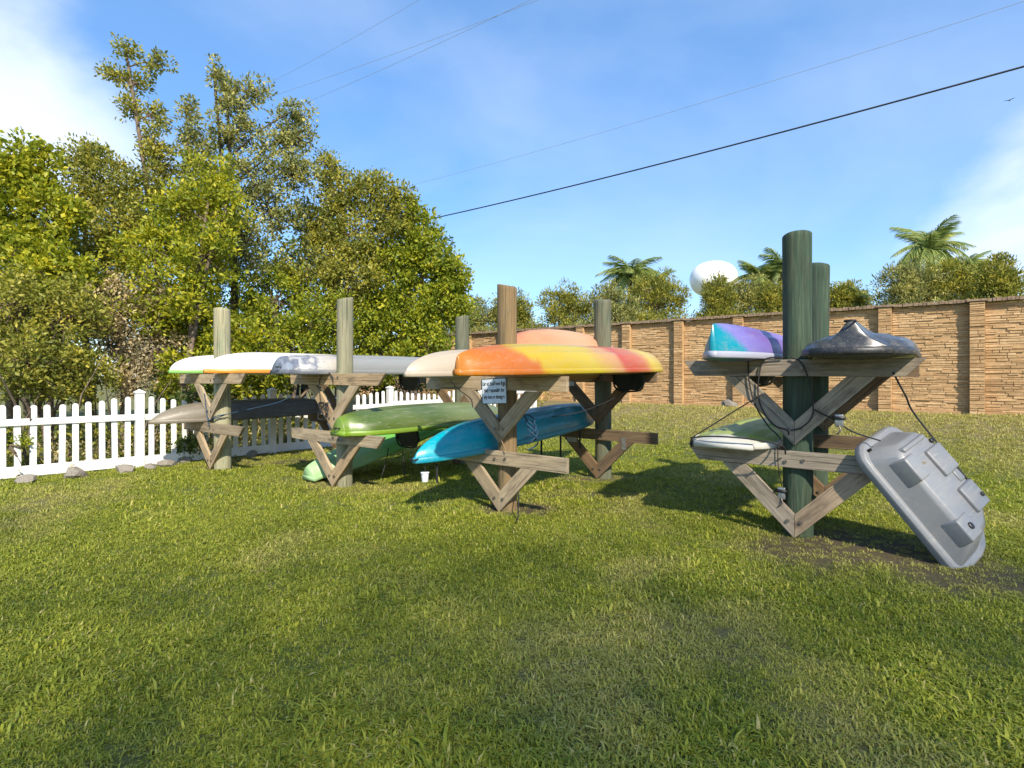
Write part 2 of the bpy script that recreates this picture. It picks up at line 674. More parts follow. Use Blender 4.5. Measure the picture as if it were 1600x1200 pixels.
lawn['kind'] = 'structure'
lawn['label'] = 'mown green lawn with dry and bare patches'


# ------------------------------------------------------------------ grass blades (one mass)
def tuft_mesh(name, nb, spread, h, wdt, lean, seed):
    r = random.Random(seed)
    v, f = [], []
    for i in range(nb):
        a = r.uniform(0, 6.283)
        d = spread * math.sqrt(r.random())
        p = Vector((d * math.cos(a), d * math.sin(a), -.006))
        a2 = r.uniform(0, 6.283)
        out_ = Vector((math.cos(a2), math.sin(a2), 0))
        side = Vector((-out_.y, out_.x, 0))
        hh = h * r.uniform(.5, 1.15)
        le = lean * r.uniform(.2, 1.3) * hh
        ww = wdt * r.uniform(.7, 1.3)
        p1 = p + out_ * le * .35 + Vector((0, 0, hh * .62))
        p2 = p + out_ * le + Vector((0, 0, hh * (1 - .25 * min(1.2, lean))))
        k = len(v)
        v += [p - side * ww * .5, p + side * ww * .5, p1 + side * ww * .45, p1 - side * ww * .45, p2]
        f += [(k, k + 1, k + 2, k + 3), (k + 3, k + 2, k + 4)]
    me = new_mesh(name, v, f)
    me.materials.append(M['blade'])
    return me


tcol = bpy.data.collections.new('tuft_kinds')
for i, a in enumerate(((20, .06, .036, .0058, 1.0, 1), (22, .065, .032, .0052, 1.3, 2), (17, .055, .044, .0062, .8, 3), (24, .07, .028, .0062, 1.6, 4),
                       (15, .055, .040, .0080, 1.1, 5), (18, .065, .024, .0100, 1.9, 6))):
    tcol.objects.link(bpy.data.objects.new('tuft', tuft_mesh('tuft', *a)))

pts, prd, psc, prn = [], [], [], []
rr_ = random.Random(11)


def scatter(y0, y1, dens, sc):
    area_w = 2 * (.98 * y1 + 2.0)
    n = int((y1 - y0) * area_w * dens)
    for _ in range(n):
        y = rr_.uniform(y0, y1)
        x = rr_.uniform(-1, 1) * area_w / 2
        if abs(x) > .98 * y + 1.8:
            continue
        if wall_dist(x, y) < .1:
            continue
        # beyond the picket fence there is only undergrowth
        if (x + 5.55) * .68 - (y - 8.2) * .733 < -.1:
            continue
        b_ = bare(x, y)
        if rr_.random() < b_ * .9:
            continue
        pts.append((x, y, gz(x, y)))
        prd.append(min(1, dry(x, y) * rr_.uniform(.3, 1.15) + .5 * b_))
        psc.append(.86 * sc * rr_.uniform(.65, 1.25) * (1 + .35 * nz2(x, y, 1.3, 2)) * (1 - .4 * b_) * (1.6 if rr_.random() < .03 else 1))
        prn.append(rr_.random())


scatter(.6, 3.2, 1150, .92)
scatter(3.2, 5.5, 850, 1.0)
scatter(5.5, 9, 380, 1.15)
scatter(9, 14, 150, 1.45)
scatter(14, 21, 50, 1.8)
gme = bpy.data.meshes.new('grass')
gme.vertices.add(len(pts))
gme.vertices.foreach_set('co', np.array(pts, dtype=np.float32).ravel())
for nm, dat in (('dryness', prd), ('sc', psc), ('rnd', prn)):
    at = gme.attributes.new(nm, 'FLOAT', 'POINT')
    at.data.foreach_set('value', dat)
gme.materials.append(M['blade'])
grass = obj('grass', gme)
grass['kind'] = 'stuff'
grass['label'] = 'short blades of green and straw coloured lawn grass'
grass['category'] = 'grass'
ng = bpy.data.node_groups.new('grass_blades', 'GeometryNodeTree')
ng.interface.new_socket('Geometry', in_out='INPUT', socket_type='NodeSocketGeometry')
ng.interface.new_socket('Geometry', in_out='OUTPUT', socket_type='NodeSocketGeometry')
gi = ng.nodes.new('NodeGroupInput')
go = ng.nodes.new('NodeGroupOutput')
ci = ng.nodes.new('GeometryNodeCollectionInfo')
ci.inputs['Collection'].default_value = tcol
ci.inputs['Separate Children'].default_value = True
ci.inputs['Reset Children'].default_value = True
ip = ng.nodes.new('GeometryNodeInstanceOnPoints')
ip.inputs['Pick Instance'].default_value = True
rv = ng.nodes.new('FunctionNodeRandomValue')
rv.data_type = 'FLOAT_VECTOR'
rv.inputs['Min'].default_value = (-.12, -.12, 0)
rv.inputs['Max'].default_value = (.12, .12, 6.283)
na = ng.nodes.new('GeometryNodeInputNamedAttribute')
na.data_type = 'FLOAT'
na.inputs['Name'].default_value = 'sc'
e2r = ng.nodes.new('FunctionNodeEulerToRotation')
ng.links.new(gi.outputs[0], ip.inputs['Points'])
ng.links.new(ci.outputs[0], ip.inputs['Instance'])
ng.links.new(rv.outputs['Value'], e2r.inputs[0])
ng.links.new(e2r.outputs[0], ip.inputs['Rotation'])
ng.links.new(na.outputs['Attribute'], ip.inputs['Scale'])
ng.links.new(ip.outputs[0], go.inputs[0])
md = grass.modifiers.new('blades', 'NODES')
md.node_group = ng

# ------------------------------------------------------------------ boundary wall
PITCH = 1.634
WH = 2.42
wall = thing('boundary_wall', 'long tan stacked stone boundary wall with pilasters and brick coping', 'wall', (WALL.x, WALL.y, .50), -ANG)


def stones(x0, x1, z0, z1, y, seed, rowh=(.036, .068), lens=(.10, .50), proud=(.0, .026)):
    r = random.Random(seed)
    v, f = [], []
    z = z0
    while z < z1 - .01:
        h = min(r.uniform(*rowh), z1 - z)
        if z1 - z - h < .02:
            h = z1 - z
        x = x0
        while x < x1 - .005:
            l = r.uniform(*lens)
            if x1 - x - l < .08:
                l = x1 - x
            if r.random() < .25 and h > .06:
                sub = [(z, h * .5), (z + h * .5, h * .5)]
            else:
                sub = [(z, h)]
            for zz, hh in sub:
                p = y - r.uniform(*proud)
                g_ = .0035
                k = len(v)
                j = lambda: r.uniform(-.006, .006)
                v += [(x + g_, y + .03, zz + g_), (x + l - g_, y + .03, zz + g_), (x + l - g_, y + .03, zz + hh - g_), (x + g_, y + .03, zz + hh - g_)]
                v += [(x + g_ + .003, p + j(), zz + g_ + .003 + j() * .5), (x + l - g_ - .003, p + j(), zz + g_ + .003 + j() * .5),
                      (x + l - g_ - .003, p + j() + .004, zz + hh - g_ - .004 + j() * .5), (x + g_ + .003, p + j() + .004, zz + hh - g_ - .004 + j() * .5)]
                f += [(k + 4, k + 5, k + 6, k + 7), (k, k + 1, k + 5, k + 4), (k + 1, k + 2, k + 6, k + 5), (k + 2, k + 3, k + 7, k + 6), (k + 3, k, k + 4, k + 7)]
            x += l
        z += h
    return v, f


PW = .26
slab = new_mesh('backing_slab', *boxvf(PW / 2 - .02, PITCH - PW / 2 + .02, .03, .16, -.6, WH - .01))
slab.materials.append(M['stone'])
base_me = prism_mesh('plinth', [(PW / 2, -.5), (PITCH - PW / 2, -.5), (PITCH - PW / 2, .09), (PW / 2, .09)], -.035, .03, .006)
panel_me = []
for s in range(4):
    v, f = stones(PW / 2, PITCH - PW / 2, .095, WH, .03, 100 + s)
    q = new_mesh('stone_facing', v, f)
    q.materials.append(M['stone'])
    panel_me.append(q)
pil_me = []
for s in range(3):
    v, f = stones(-PW / 2, PW / 2, -.5, WH + .02, -.12, 200 + s, (.05, .10), (.13, .26), (.0, .02))
    b2 = boxvf(-PW / 2 + .004, PW / 2 - .004, -.112, .16, -.6, WH + .015)
    v, f = merge([(v, f), b2])
    # stones on the two returns
    q = new_mesh('pilaster', v, f)
    q.materials.append(M['stone'])
    pil_me.append(q)
cop_me = []
for s in range(3):
    r = random.Random(300 + s)
    parts = [boxvf(0, PITCH, -.05, .17, WH + .024, WH + .04), boxvf(-.17, .17, -.15, .165, WH + .03, WH + .075)]
    x = 0.0
    while x < PITCH - .03:
        l = r.uniform(.055, .10)
        l = min(l, PITCH - x)
        parts.append(boxvf(x + .004, x + l - .004, -.075 - r.uniform(0, .02), .19, WH + .012 + r.uniform(0, .008), WH + .085 + r.uniform(-.012, .012)))
        x += l
    q = new_mesh('coping', *merge(parts))
    q.materials.append(M['stone_cap'])
    cop_me.append(q)
for k in range(-13, 5):
    x = k * PITCH
    o = obj('pilaster', pil_me[k % 3], None, wall, (x, 0, 0))
    if k < 4:
        o = obj('panel', slab, None, wall, (x, 0, 0))
        s = obj('stone_facing', panel_me[(k * 7) % 4], None, o)
        s['kind'] = 'stuff'
        p_ = obj('plinth', base_me, M['stone'], o)
        c_ = obj('coping', cop_me[k % 3], None, wall, (x, 0, 0))

# ------------------------------------------------------------------ kayak rack frames
bolt_v, bolt_f = tube([(0, 0, 0), (0, -.012, 0)], .014, 8)
bolt_me = new_mesh('bolt', bolt_v, bolt_f, False)
bolt_me.materials.append(M['bolt'])
plate_me = prism_mesh('tie_plate', [(-.03, -.075), (.03, -.075), (.03, .075), (-.03, .075)], -.003, 0, .001)
plate_me.materials.append(M['steel'])


def post_mesh(r, h, seed, top_slope=.02):
    rd = random.Random(seed)
    n = 28
    zs = [-.3, 0, .25, .6, 1.0, 1.4, 1.8, h - .05, h - .008, h]
    v, f = [], []
    lean = (rd.uniform(-.006, .006), rd.uniform(-.006, .006))
    for j, z in enumerate(zs):
        rad = r * (1 + .02 * math.sin(z * 2.1 + seed)) * (.96 if j == len(zs) - 1 else 1)
        for k in range(n):
            a = 2 * math.pi * k / n
            rk = rad * (1 + .018 * math.sin(3 * a + seed) + .012 * math.sin(7 * a + 2 * seed))
            dz = top_slope * math.cos(a + seed) if j >= len(zs) - 3 else 0
            v.append((rk * math.cos(a) + lean[0] * z, rk * math.sin(a) + lean[1] * z, z + dz))
    for j in range(len(zs) - 1):
        for k in range(n):
            k2 = (k + 1) % n
            f.append((j * n + k, j * n + k2, (j + 1) * n + k2, (j + 1) * n + k))
    f.append(tuple(range((len(zs) - 1) * n, len(zs) * n)))
    me = new_mesh('post', v, f, True)
    me.polygons[len(f) - 1].use_smooth = False
    return me


BW = .14
TH = .040


def rack(label, tip, r, h, ub, lb, utip, matp, matb, uL, uR, lL, lR, px_off=0.0, cut=(0, 0), seed=1, plates=False, matd=None):
    """tip: foot of the lower V; ub, lb: underside heights of the two beams; utip: foot of the upper V"""
    e = thing('kayak_rack', label, 'kayak rack', (tip[0], tip[1], gz(*tip)), -ANG, 'timber kayak rack frames')
    rd = random.Random(seed)
    po = obj('post', post_mesh(r, h, seed), matp, e, (px_off, TH + r * .97, 0))
    for z, a, b_, nm in ((ub, uL, uR, 'beam'), (lb, lL, lR, 'beam')):
        c0, c1 = cut
        me = prism_mesh('beam', [(-a + c0 - 0, 0), (b_ - c1, 0), (b_, BW), (-a, BW)], 0, TH)
        q = obj('beam', me, matb, e, (0, 0, z), (rd.uniform(-.01, .01), rd.uniform(-.006, .006), 0))
        for bx_ in (-.05, .055):
            bo = obj('bolt', bolt_me, None, q, (px_off + bx_ + rd.uniform(-.02, .02), 0, BW * rd.uniform(.35, .7)))
    md_ = matd or matb
    for z0, z1 in ((utip, ub), (0.0, lb)):
        hgt = z1 - z0 - .003
        for s in (-1, 1):
            # board at 45 degrees cut to a vertical joint at the post and level under the beam
            wv = BW * 1.414
            # local board frame: x along the board, z across it
            ln = hgt * 1.414
            poly = [(BW * 0, 0), (ln, 0), (ln - BW, BW), (BW, BW)] if ln > 2 * BW else [(0, 0), (ln, 0), (ln - BW, BW), (BW, BW)]
            me = prism_mesh('brace', poly, .0015, TH - .0015, .003)
            br = obj('brace', me, md_, e)
            # the joint at the foot: x=0..BW edge is vertical after a 45 degree turn
            if s > 0:
                br.matrix_local = Matrix.Translation((.0015, 0, z0)) @ Matrix.Rotation(-R(45), 4, 'Y')
            else:
                br.matrix_local = Matrix.Translation((-.0015, TH, z0)) @ Matrix.Rotation(R(180), 4, 'Z') @ Matrix.Rotation(-R(45), 4, 'Y')
            yb = 0 if s > 0 else TH
            bo = obj('bolt', bolt_me, None, br, (BW * .95, yb, BW * .45), (0, 0, 0 if s > 0 else math.pi))
            if plates:
                obj('tie_plate', plate_me, None, br, (ln - BW * .75, -.0 if s > 0 else TH, BW * .55), (0, R(45), 0 if s > 0 else math.pi))
    return e


A1 = (2.353, 4.59)
A2 = (A1[0] + 1.5 * U.x, A1[1] + 1.5 * U.y)
B1 = (-.134, 5.48)
B2 = (1.115, 7.23)
C1 = (-2.195, 6.71)
C2 = (C1[0] + 2.15 * U.x, C1[1] + 2.15 * U.y)
D1 = (-4.37, 7.95)
D2 = (D1[0] + 2.1 * U.x, D1[1] + 2.1 * U.y)
rack('dark green round post rack frame with the grey boat leaning on it', A1, .115, 2.56, 1.352, .585, .778, M['post_green'], M['board'], .94, .885, .90, .885, 0, (.10, .13), 1)
rack('green post rack frame half hidden behind the dark green front post', A2, .112, 2.55, 1.352, .60, .778, M['post_green'], M['board_dark'], .80, .80, .92, .80, -.10, (.0, .0), 2)
rack('rack frame with brown post carrying the white warning sign', B1, .098, 2.27, 1.212, .468, .69, M['post_brown'], M['board_tan'], 1.04, .80, .60, .80, .01, (0, 0), 3)
rack('rack frame with green grey post and metal tie plates near the stone wall', B2, .11, 2.37, 1.272, .515, .72, M['post_mid'], M['board_dark'], .9, .82, .55, .83, .02, (0, 0), 4, True)
rack('rack frame with pale square looking post beside the lime green kayak', C1, .097, 2.31, 1.245, .535, .705, M['post_pale'], M['board_tan'], .95, 1.0, .92, .98, .06, (.02, .13), 5)
rack('rear rack frame whose post rises behind the beige kayak bow', C2, .108, 2.27, 1.24, .53, .70, M['post_mid'], M['board_dark'], .9, .5, .9, .6, 0, (0, 0), 6)
rack('rack frame nearest the picket fence with blue cord at its post', D1, .112, 2.32, 1.245, .535, .71, M['post_pale'], M['board_tan'], 1.05, 1.05, .9, 1.0, .09, (.02, .14), 7)
rack('rear rack frame with narrow green post behind the pale post', D2, .108, 2.33, 1.245, .53, .71, M['post_green'], M['board_dark'], .9, .6, .8, .6, 0, (0, 0), 8)


# ------------------------------------------------------------------ kayaks
def kayak(label, rackpt, s, t0, t1, z0, z1, width, h, hullmat, deckmat=None, rim=None, sharp=(2.2, 2.2), endh=(.15, .15), boxy=2.4, roll=0,
          cat='kayak', seat=True, keel=0.0, handles=True, hz=.35, mid=.0, up=False, tipw=.02, name='kayak', seat_at=.1, arch=(3.4, .6), deckd=.035):
    """lies along U beside a rack; t0/t1 near and far end, z0/z1 heights of the rim there. Upside down unless up."""
    Lk = t1 - t0
    tm = (t0 + t1) / 2
    base = Vector((rackpt[0], rackpt[1], 0)) + V * s + U * tm
    e = thing(name, label, cat, (base.x, base.y, (z0 + z1) / 2), 0)
    pitch = math.atan2(z1 - z0, Lk)
    e.rotation_mode = 'XYZ'
    mw = Matrix.Translation(e.location) @ Matrix.Rotation(-ANG, 4, 'Z') @ Matrix.Rotation(pitch, 4, 'X') @ Matrix.Rotation(roll, 4, 'Y')
    e.matrix_world = mw
    N, K = 36, 33
    sgn = -1 if up else 1

    def W(tau):
        p = sharp[0] if tau < 0 else sharp[1]
        q = abs(tau)
        return max(tipw, width / 2 * max(0, (1 - q ** p)) ** .72)

    def H(tau):
        eh = endh[0] if tau < 0 else endh[1]
        return h * (eh + (1 - eh) * max(0, 1 - abs(tau) ** arch[0]) ** arch[1])

    taus = [-math.cos(math.pi * i / N) for i in range(N + 1)]
    v, f = [], []
    for ta in taus:
        y = ta * Lk / 2
        ww, hh = W(ta), H(ta)
        nn = boxy - (boxy - 1.5) * abs(ta) ** 3
        for k in range(K):
            a = math.pi * k / (K - 1)
            cx, sz = math.cos(a), math.sin(a)
            x = ww * math.copysign(abs(cx) ** (2 / nn), cx)
            z = hh * abs(sz) ** (2 / nn)
            # a soft keel line and chine grooves
            z += keel * math.exp(-(x / (width * .10)) ** 2) * (abs(ta) ** 1.5)
            z -= .016 * math.exp(-((abs(x) - ww * .66) / (width * .035)) ** 2) * (1 - abs(ta) ** 4)
            z -= .013 * math.exp(-((abs(x) - ww * .30) / (width * .03)) ** 2) * (1 - abs(ta) ** 6)
            v.append((x, y, sgn * z))
    for j in range(N):
        for k in range(K - 1):
            q = (j * K + k, j * K + k + 1, (j + 1) * K + k + 1, (j + 1) * K + k)
            f.append(q if not up else q[::-1])
    # closed ends
    f.append(tuple(range(K - 1, -1, -1)) if not up else tuple(range(K)))
    f.append(tuple(range(N * K, N * K + K)) if not up else tuple(range(N * K + K - 1, N * K - 1, -1)))
    me = new_mesh('hull', v, f, True)
    obj('hull', me, hullmat, e)
    # rim: a lip that runs round the sheer
    rv_, rf = [], []
    ring = []
    for ta in taus:
        ring.append((W(ta), ta * Lk / 2))
    loop = [(x, y) for x, y in ring] + [(-x, y) for x, y in reversed(ring)]
    nL = len(loop)
    for i, (x, y) in enumerate(loop):
        ox = math.copysign(.010, x)
        oy = .012 * (1 if y > 0 else -1) * (abs(y) > Lk * .485)
        for dx, dz in ((-.012, .034), (.5, .030), (1, .012), (1, -.012), (.4, -.024), (-.012, -.024)):
            rv_.append((x + ox * dx, y + oy * max(dx, 0), sgn * dz))
    for i in range(nL):
        i2 = (i + 1) % nL
        for k in range(6):
            k2 = (k + 1) % 6
            q = (i * 6 + k, i2 * 6 + k, i2 * 6 + k2, i * 6 + k2)
            rf.append(q if not up else q[::-1])
    obj('rim', new_mesh('rim', rv_, rf, True), rim or deckmat or hullmat, e)
    # deck: shallow crown on the other side with a sunk cockpit
    dv, df = [], []
    KD = 13
    for ta in taus:
        y = ta * Lk / 2
        ww = W(ta) - .004
        crown = deckd * (1 - abs(ta) ** 4)
        for k in range(KD):
            q = -1 + 2 * k / (KD - 1)
            x = ww * q
            z = -.012 - crown * (1 - q * q) ** .8
            inside = (1 - sstep(.30, .42, abs(ta - mid))) * (1 - sstep(.50, .68, abs(q)))
            z += inside * (crown + .13)
            dv.append((x, y, sgn * z))
    for j in range(N):
        for k in range(KD - 1):
            q = (j * KD + k, (j + 1) * KD + k, (j + 1) * KD + k + 1, j * KD + k + 1)
            df.append(q if not up else q[::-1])
    obj('deck', new_mesh('deck', dv, df, True), deckmat or hullmat, e)
    if seat:
        yy = seat_at * Lk
        sv, sf = [], []
        hv, hf = tube(smooth_path([(-.19, yy, -sgn * .02), (-.20, yy + .02, -sgn * .16), (-.13, yy + .03, -sgn * .25), (.13, yy + .03, -sgn * .25),
                                   (.20, yy + .02, -sgn * .16), (.19, yy, -sgn * .02)], 4), .012, 5)
        pv = [(-.19, yy + .01, -sgn * .03), (.19, yy + .01, -sgn * .03), (.20, yy + .03, -sgn * .16), (.12, yy + .04, -sgn * .245), (-.12, yy + .04, -sgn * .245), (-.20, yy + .03, -sgn * .16)]
        pv2 = [(x, y + .035, z) for x, y, z in pv]
        pf = [tuple(range(6)), tuple(range(11, 5, -1))] + [(i, i + 6, (i + 1) % 6 + 6, (i + 1) % 6) for i in range(6)]
        sv, sf = merge([(hv, hf), (pv + pv2, pf)])
        obj('seat_back', new_mesh('seat_back', sv, sf, False), M['black'], e)
    if handles:
        for sg in (-1, 1):
            yy = sg * Lk * .5
            zz = sgn * H(sg * .995) * (hz if sg < 0 else .35)
            hv, hf = tube(smooth_path([(-.03, yy - sg * .02, zz), (-.028, yy + sg * .035, zz), (.028, yy + sg * .035, zz), (.03, yy - sg * .02, zz)], 4), .008, 6)
            obj('handle', new_mesh('handle', hv, hf, True), M['black'], e)
    return e


P = plastic
# A, upper left: teal and purple bow towards the camera
kayak('teal and purple kayak upside down beside the dark green post', A1, -.47, -.62, 2.35, 1.52, 1.52, .62, .285,
      P('teal_purple_plastic', [(0, (.0, .23, .29)), (.10, (.0, .22, .29)), (.155, (.17, .15, .40)), (.30, (.14, .07, .28)), (.6, (.2, .12, .36)), (1, (.0, .22, .29))], 2.97, .3, .10, .35),
      None, P('grey_lilac_rim', [(0, (.34, .35, .42)), (1, (.3, .26, .4))], 3), sharp=(2.6, 2.2), endh=(.86, .3), boxy=2.0, seat_at=-.12, tipw=.03, handles=False)
# A, upper right: charcoal fishing kayak end on
kayak('charcoal grey kayak seen end on with a carry handle at its tip', A1, .46, -.52, 2.45, 1.525, 1.52, .72, .17,
      P('charcoal_plastic', [(0, (.04, .042, .045)), (.3, (.06, .062, .065)), (.7, (.14, .145, .15)), (1, (.05, .05, .05))], 3.05, .26, .2, .2),
      None, P('charcoal_rim', [(0, (.03, .03, .032)), (1, (.04, .04, .04))], 3), sharp=(16, 2.4), endh=(.62, .3), boxy=3.2, keel=.115, seat=False, tipw=.25, hz=1.95)
# A, lower left: white edged lime board like hull
kayak('white rimmed kayak with lime green hull on the lower beam', A1, -.52, -.20, 2.5, .75, .77, .74, .12,
      P('lime_plastic', [(0, (.55, .54, .48)), (.045, (.50, .49, .42)), (.07, (.30, .36, .05)), (1, (.27, .34, .05))], 2.7, .4, .04, 0),
      None, P('white_rim', [(0, (.56, .54, .48)), (1, (.5, .48, .43))], 3), sharp=(12, 2.4), endh=(.4, .3), boxy=2.2, seat=False, tipw=.24, handles=False)
# B, upper front: yellow orange red
kayak('orange yellow and red kayak lying along the upper beams by the sign', B1, .42, -1.03, 2.85, 1.375, 1.435, .70, .275,
      P('sunrise_plastic', [(0, (.42, .145, .006)), (.13, (.40, .11, .012)), (.19, (.40, .115, .02)), (.24, (.43, .30, .015)), (.44, (.45, .34, .025)), (.54, (.46, .24, .09)),
                            (.62, (.42, .07, .03)), (.72, (.44, .12, .04)), (.80, (.52, .38, .04)), (.94, (.50, .34, .05)), (1, (.38, .09, .03))], 3.88, .32, .16, .22, dirt=.25),
      None, None, sharp=(3.4, 4.4), endh=(.50, .55), boxy=2.3, seat_at=.28, tipw=.035, handles=False)
# B, upper back: beige bow
kayak('beige kayak bow poking out past the rack with the sign', B1, -.62, -.66, 2.0, 1.365, 1.40, .58, .27,
      P('beige_plastic', [(0, (.40, .335, .25)), (.5, (.42, .34, .24)), (1, (.45, .28, .18))], 2.66, .42, .1, 0), None, None,
      sharp=(2.2, 2.2), endh=(.12, .2), boxy=2.2, seat=False, handles=False)
# B, upper back: peach kayak rolled on its side
kayak('faded peach orange kayak rolled on its side between the posts', B1, -.235, .22, 3.15, 1.62, 1.60, .66, .20,
      P('peach_plastic', [(0, (.48, .12, .05)), (.2, (.50, .22, .10)), (.5, (.52, .29, .16)), (1, (.5, .18, .09))], 2.93, .42, .2, 0), None, None,
      sharp=(2.2, 2.2), endh=(.3, .3), roll=R(68), seat=False)
# B, lower: turquoise, upside down, nose low
kayak('bright turquoise kayak with its nose drooping below the lower beam', B1, -.45, -.70, 2.62, .545, .745, .64, .30,
      P('turquoise_plastic', [(0, (.0, .30, .38)), (.35, (.0, .28, .36)), (.6, (.005, .20, .25)), (1, (.01, .22, .27))], 3.32, .26, .12, 0, dirt=.2),
      None, P('teal_rim', [(0, (.0, .26, .35)), (.5, (.03, .22, .28)), (1, (.0, .16, .21))], 3.32),
      sharp=(2.6, 3.4), endh=(.12, .5), boxy=2.3, mid=.1, seat_at=.12, seat=False)
# C, upper: grey, mottled near end
kayak('long grey kayak with mottled white and navy near end', C1, -.36, -.47, 2.75, 1.395, 1.41, .66, .235,
      P('grey_camo_plastic', [(0, (.20, .23, .28)), (.03, (.10, .115, .15)), (.06, (.36, .36, .35)), (.10, (.14, .155, .19)), (.13, (.42, .40, .36)), (.2, (.40, .37, .33)), (.24, (.24, .245, .235)), (.6, (.25, .255, .24)), (1, (.23, .24, .22))], 3.22, .36, .2, .1, nscale=8),
      None, P('grey_rim', [(0, (.10, .11, .13)), (.2, (.22, .22, .21)), (1, (.21, .22, .2))], 3.2), sharp=(9, 2.4), endh=(.80, .3), boxy=2.9, seat_at=.12, tipw=.2)
# C, lower: lime green
kayak('lime green kayak with a rounded grooved end on the lower beam', C1, .42, -.20, 2.75, .69, .70, .66, .29,
      P('lime_green_plastic', [(0, (.15, .24, .015)), (.05, (.12, .20, .015)), (.12, (.065, .105, .02)), (.3, (.09, .13, .03)), (.45, (.07, .11, .03)), (.6, (.13, .17, .06)), (1, (.15, .19, .08))], 2.95, .3, .12, .2),
      None, P('lime_rim', [(0, (.16, .27, .015)), (1, (.12, .17, .045))], 2.95), sharp=(7, 2.4), endh=(.62, .3), boxy=2.4, seat_at=-.16, tipw=.13)
# C, bottom: mint green, end on the grass; sunlit near and shaded far tones painted in
kayak('mint green kayak sloping down with one end on the grass', C1, -.48, -.05, 3.05, .04, .76, .64, .25,
      P('mint_lit_shaded_plastic', [(0, (.30, .48, .22)), (.2, (.27, .46, .20)), (.4, (.12, .36, .07)), (1, (.07, .29, .04))], 3.2, .38, .08, 0, dirt=.15),
      None, None, sharp=(5, 2.4), endh=(.62, .3), boxy=2.2, seat=False, tipw=.13, handles=False)
# D, upper
wst = [(0, (.66, .65, .63)), (1, (.62, .62, .6))]
kayak('white kayak with a green edge upside down left of the pale post', D1, -.52, -.33, 2.7, 1.415, 1.42, .66, .27, P('white_plastic', wst, 3, .4, .1, 0, dirt=.15), None,
      P('green_edge', [(0, (.20, .42, .10)), (1, (.20, .40, .10))], 3), sharp=(3, 2.3), endh=(.06, .1), boxy=2.2, seat=False, handles=False, arch=(5, .5))
kayak('white kayak with an orange edge upside down in front of the pale post', D1, .42, -.24, 2.75, 1.415, 1.42, .70, .29, P('white_hull_plastic', wst, 3, .4, .1, 0, dirt=.15), None,
      P('orange_edge', [(0, (.66, .24, .02)), (.3, (.68, .23, .02)), (.42, (.64, .10, .02)), (.6, (.68, .23, .02)), (1, (.6, .2, .02))], 3), sharp=(3, 2.3), endh=(.06, .1), boxy=2.2, seat_at=.02, handles=False, arch=(5, .5))
kayak('olive grey kayak with pointed end on the lower beam by the fence', D1, -.42, -.62, 2.35, .70, .72, .64, .27,
      P('olive_plastic', [(0, (.19, .16, .11)), (.3, (.155, .13, .095)), (.42, (.08, .072, .06)), (1, (.09, .082, .07))], 2.97, .42, .1, 0), None, None,
      sharp=(2.0, 2.3), endh=(.02, .2), boxy=2.8, seat=False, handles=False, arch=(4.2, .7))

# ------------------------------------------------------------------ grey moulded boat leaning on the near rack
el = Vector((.49, -.35, -.80)).normalized()
nn_ = Vector((.316, -.79, .526))
nn_ = (nn_ - el * nn_.dot(el)).normalized()
ew = nn_.cross(el).normalized()
boat = thing('plastic_boat', 'grey moulded plastic boat hanging tilted off the rack down to the grass', 'boat', (3.10, 3.87, .02))
BL, BWD, BD = 1.04, .66, .20
orig = Vector((2.615, 4.20, .78))
boat.matrix_world = Matrix(((el.x, ew.x, nn_.x, orig.x), (el.y, ew.y, nn_.y, orig.y), (el.z, ew.z, nn_.z, orig.z), (0, 0, 0, 1)))


def ringpts(x0, x1, y0, y1, ch, z, n=5):
    """rounded rectangle, chamfer ch at the upper end, small radius at the lower"""
    out_ = []
    for cx, cy, a0, r in ((x1, y1, 0, .30), (x0, y1, 90, ch), (x0, y0, 180, ch), (x1, y0, 270, .05)):
        sx_ = -1 if cx == x1 else 1
        sy_ = -1 if cy == y1 else 1
        for i in range(n):
            a = R(a0 + 90 * i / (n - 1))
            out_.append(Vector((cx + sx_ * r + r * math.cos(a), cy + sy_ * r + r * math.sin(a), z)))
    return out_


def loft(rings, cap=True):
    v, f = [], []
    n = len(rings[0])
    for rg in rings:
        v += rg
    for j in range(len(rings) - 1):
        for k in range(n):
            k2 = (k + 1) % n
            f.append((j * n + k, j * n + k2, (j + 1) * n + k2, (j + 1) * n + k))
    if cap:
        f.append(tuple(range((len(rings) - 1) * n, len(rings) * n)))
    return v, f


def bevelled(name, v, f, bev, seg=3, smooth=True):
    me = new_mesh(name, v, f)
    bm = bmesh.new()
    bm.from_mesh(me)
    bmesh.ops.recalc_face_normals(bm, faces=bm.faces)
    sharp_e = [e for e in bm.edges if len(e.link_faces) == 2 and e.calc_face_angle(0) > R(28)]
    bmesh.ops.bevel(bm, geom=sharp_e, offset=bev, segments=seg, profile=.5, affect='EDGES', clamp_overlap=True)
    bm.to_mesh(me)
    bm.free()
    if smooth:
        me.polygons.foreach_set('use_smooth', [True] * len(me.polygons))
        try:
            me.set_sharp_from_angle(angle=R(35))
        except Exception:
            pass
    return me


v, f = loft([ringpts(.03, BL - .03, .03, BWD - .03, .13, .0), ringpts(.05, BL - .06, .05, BWD - .05, .13, .05), ringpts(.11, BL - .15, .09, BWD - .09, .12, BD * .86), ringpts(.15, BL - .19, .12, BWD - .12, .10, BD)])
obj('hull', bevelled('hull', v, f, .012), M['grey_hull'], boat)
v, f = loft([ringpts(-.005, BL, 0, BWD, .15, -.055), ringpts(-.02, BL + .02, -.015, BWD + .015, .16, -.047), ringpts(-.02, BL + .02, -.015, BWD + .015, .16, .0),
             ringpts(.0, BL, .005, BWD - .005, .15, .022), ringpts(.05, BL - .06, .05, BWD - .05, .13, .018)], False)
obj('rim', bevelled('rim', v, f, .006), M['grey_hull'], boat)


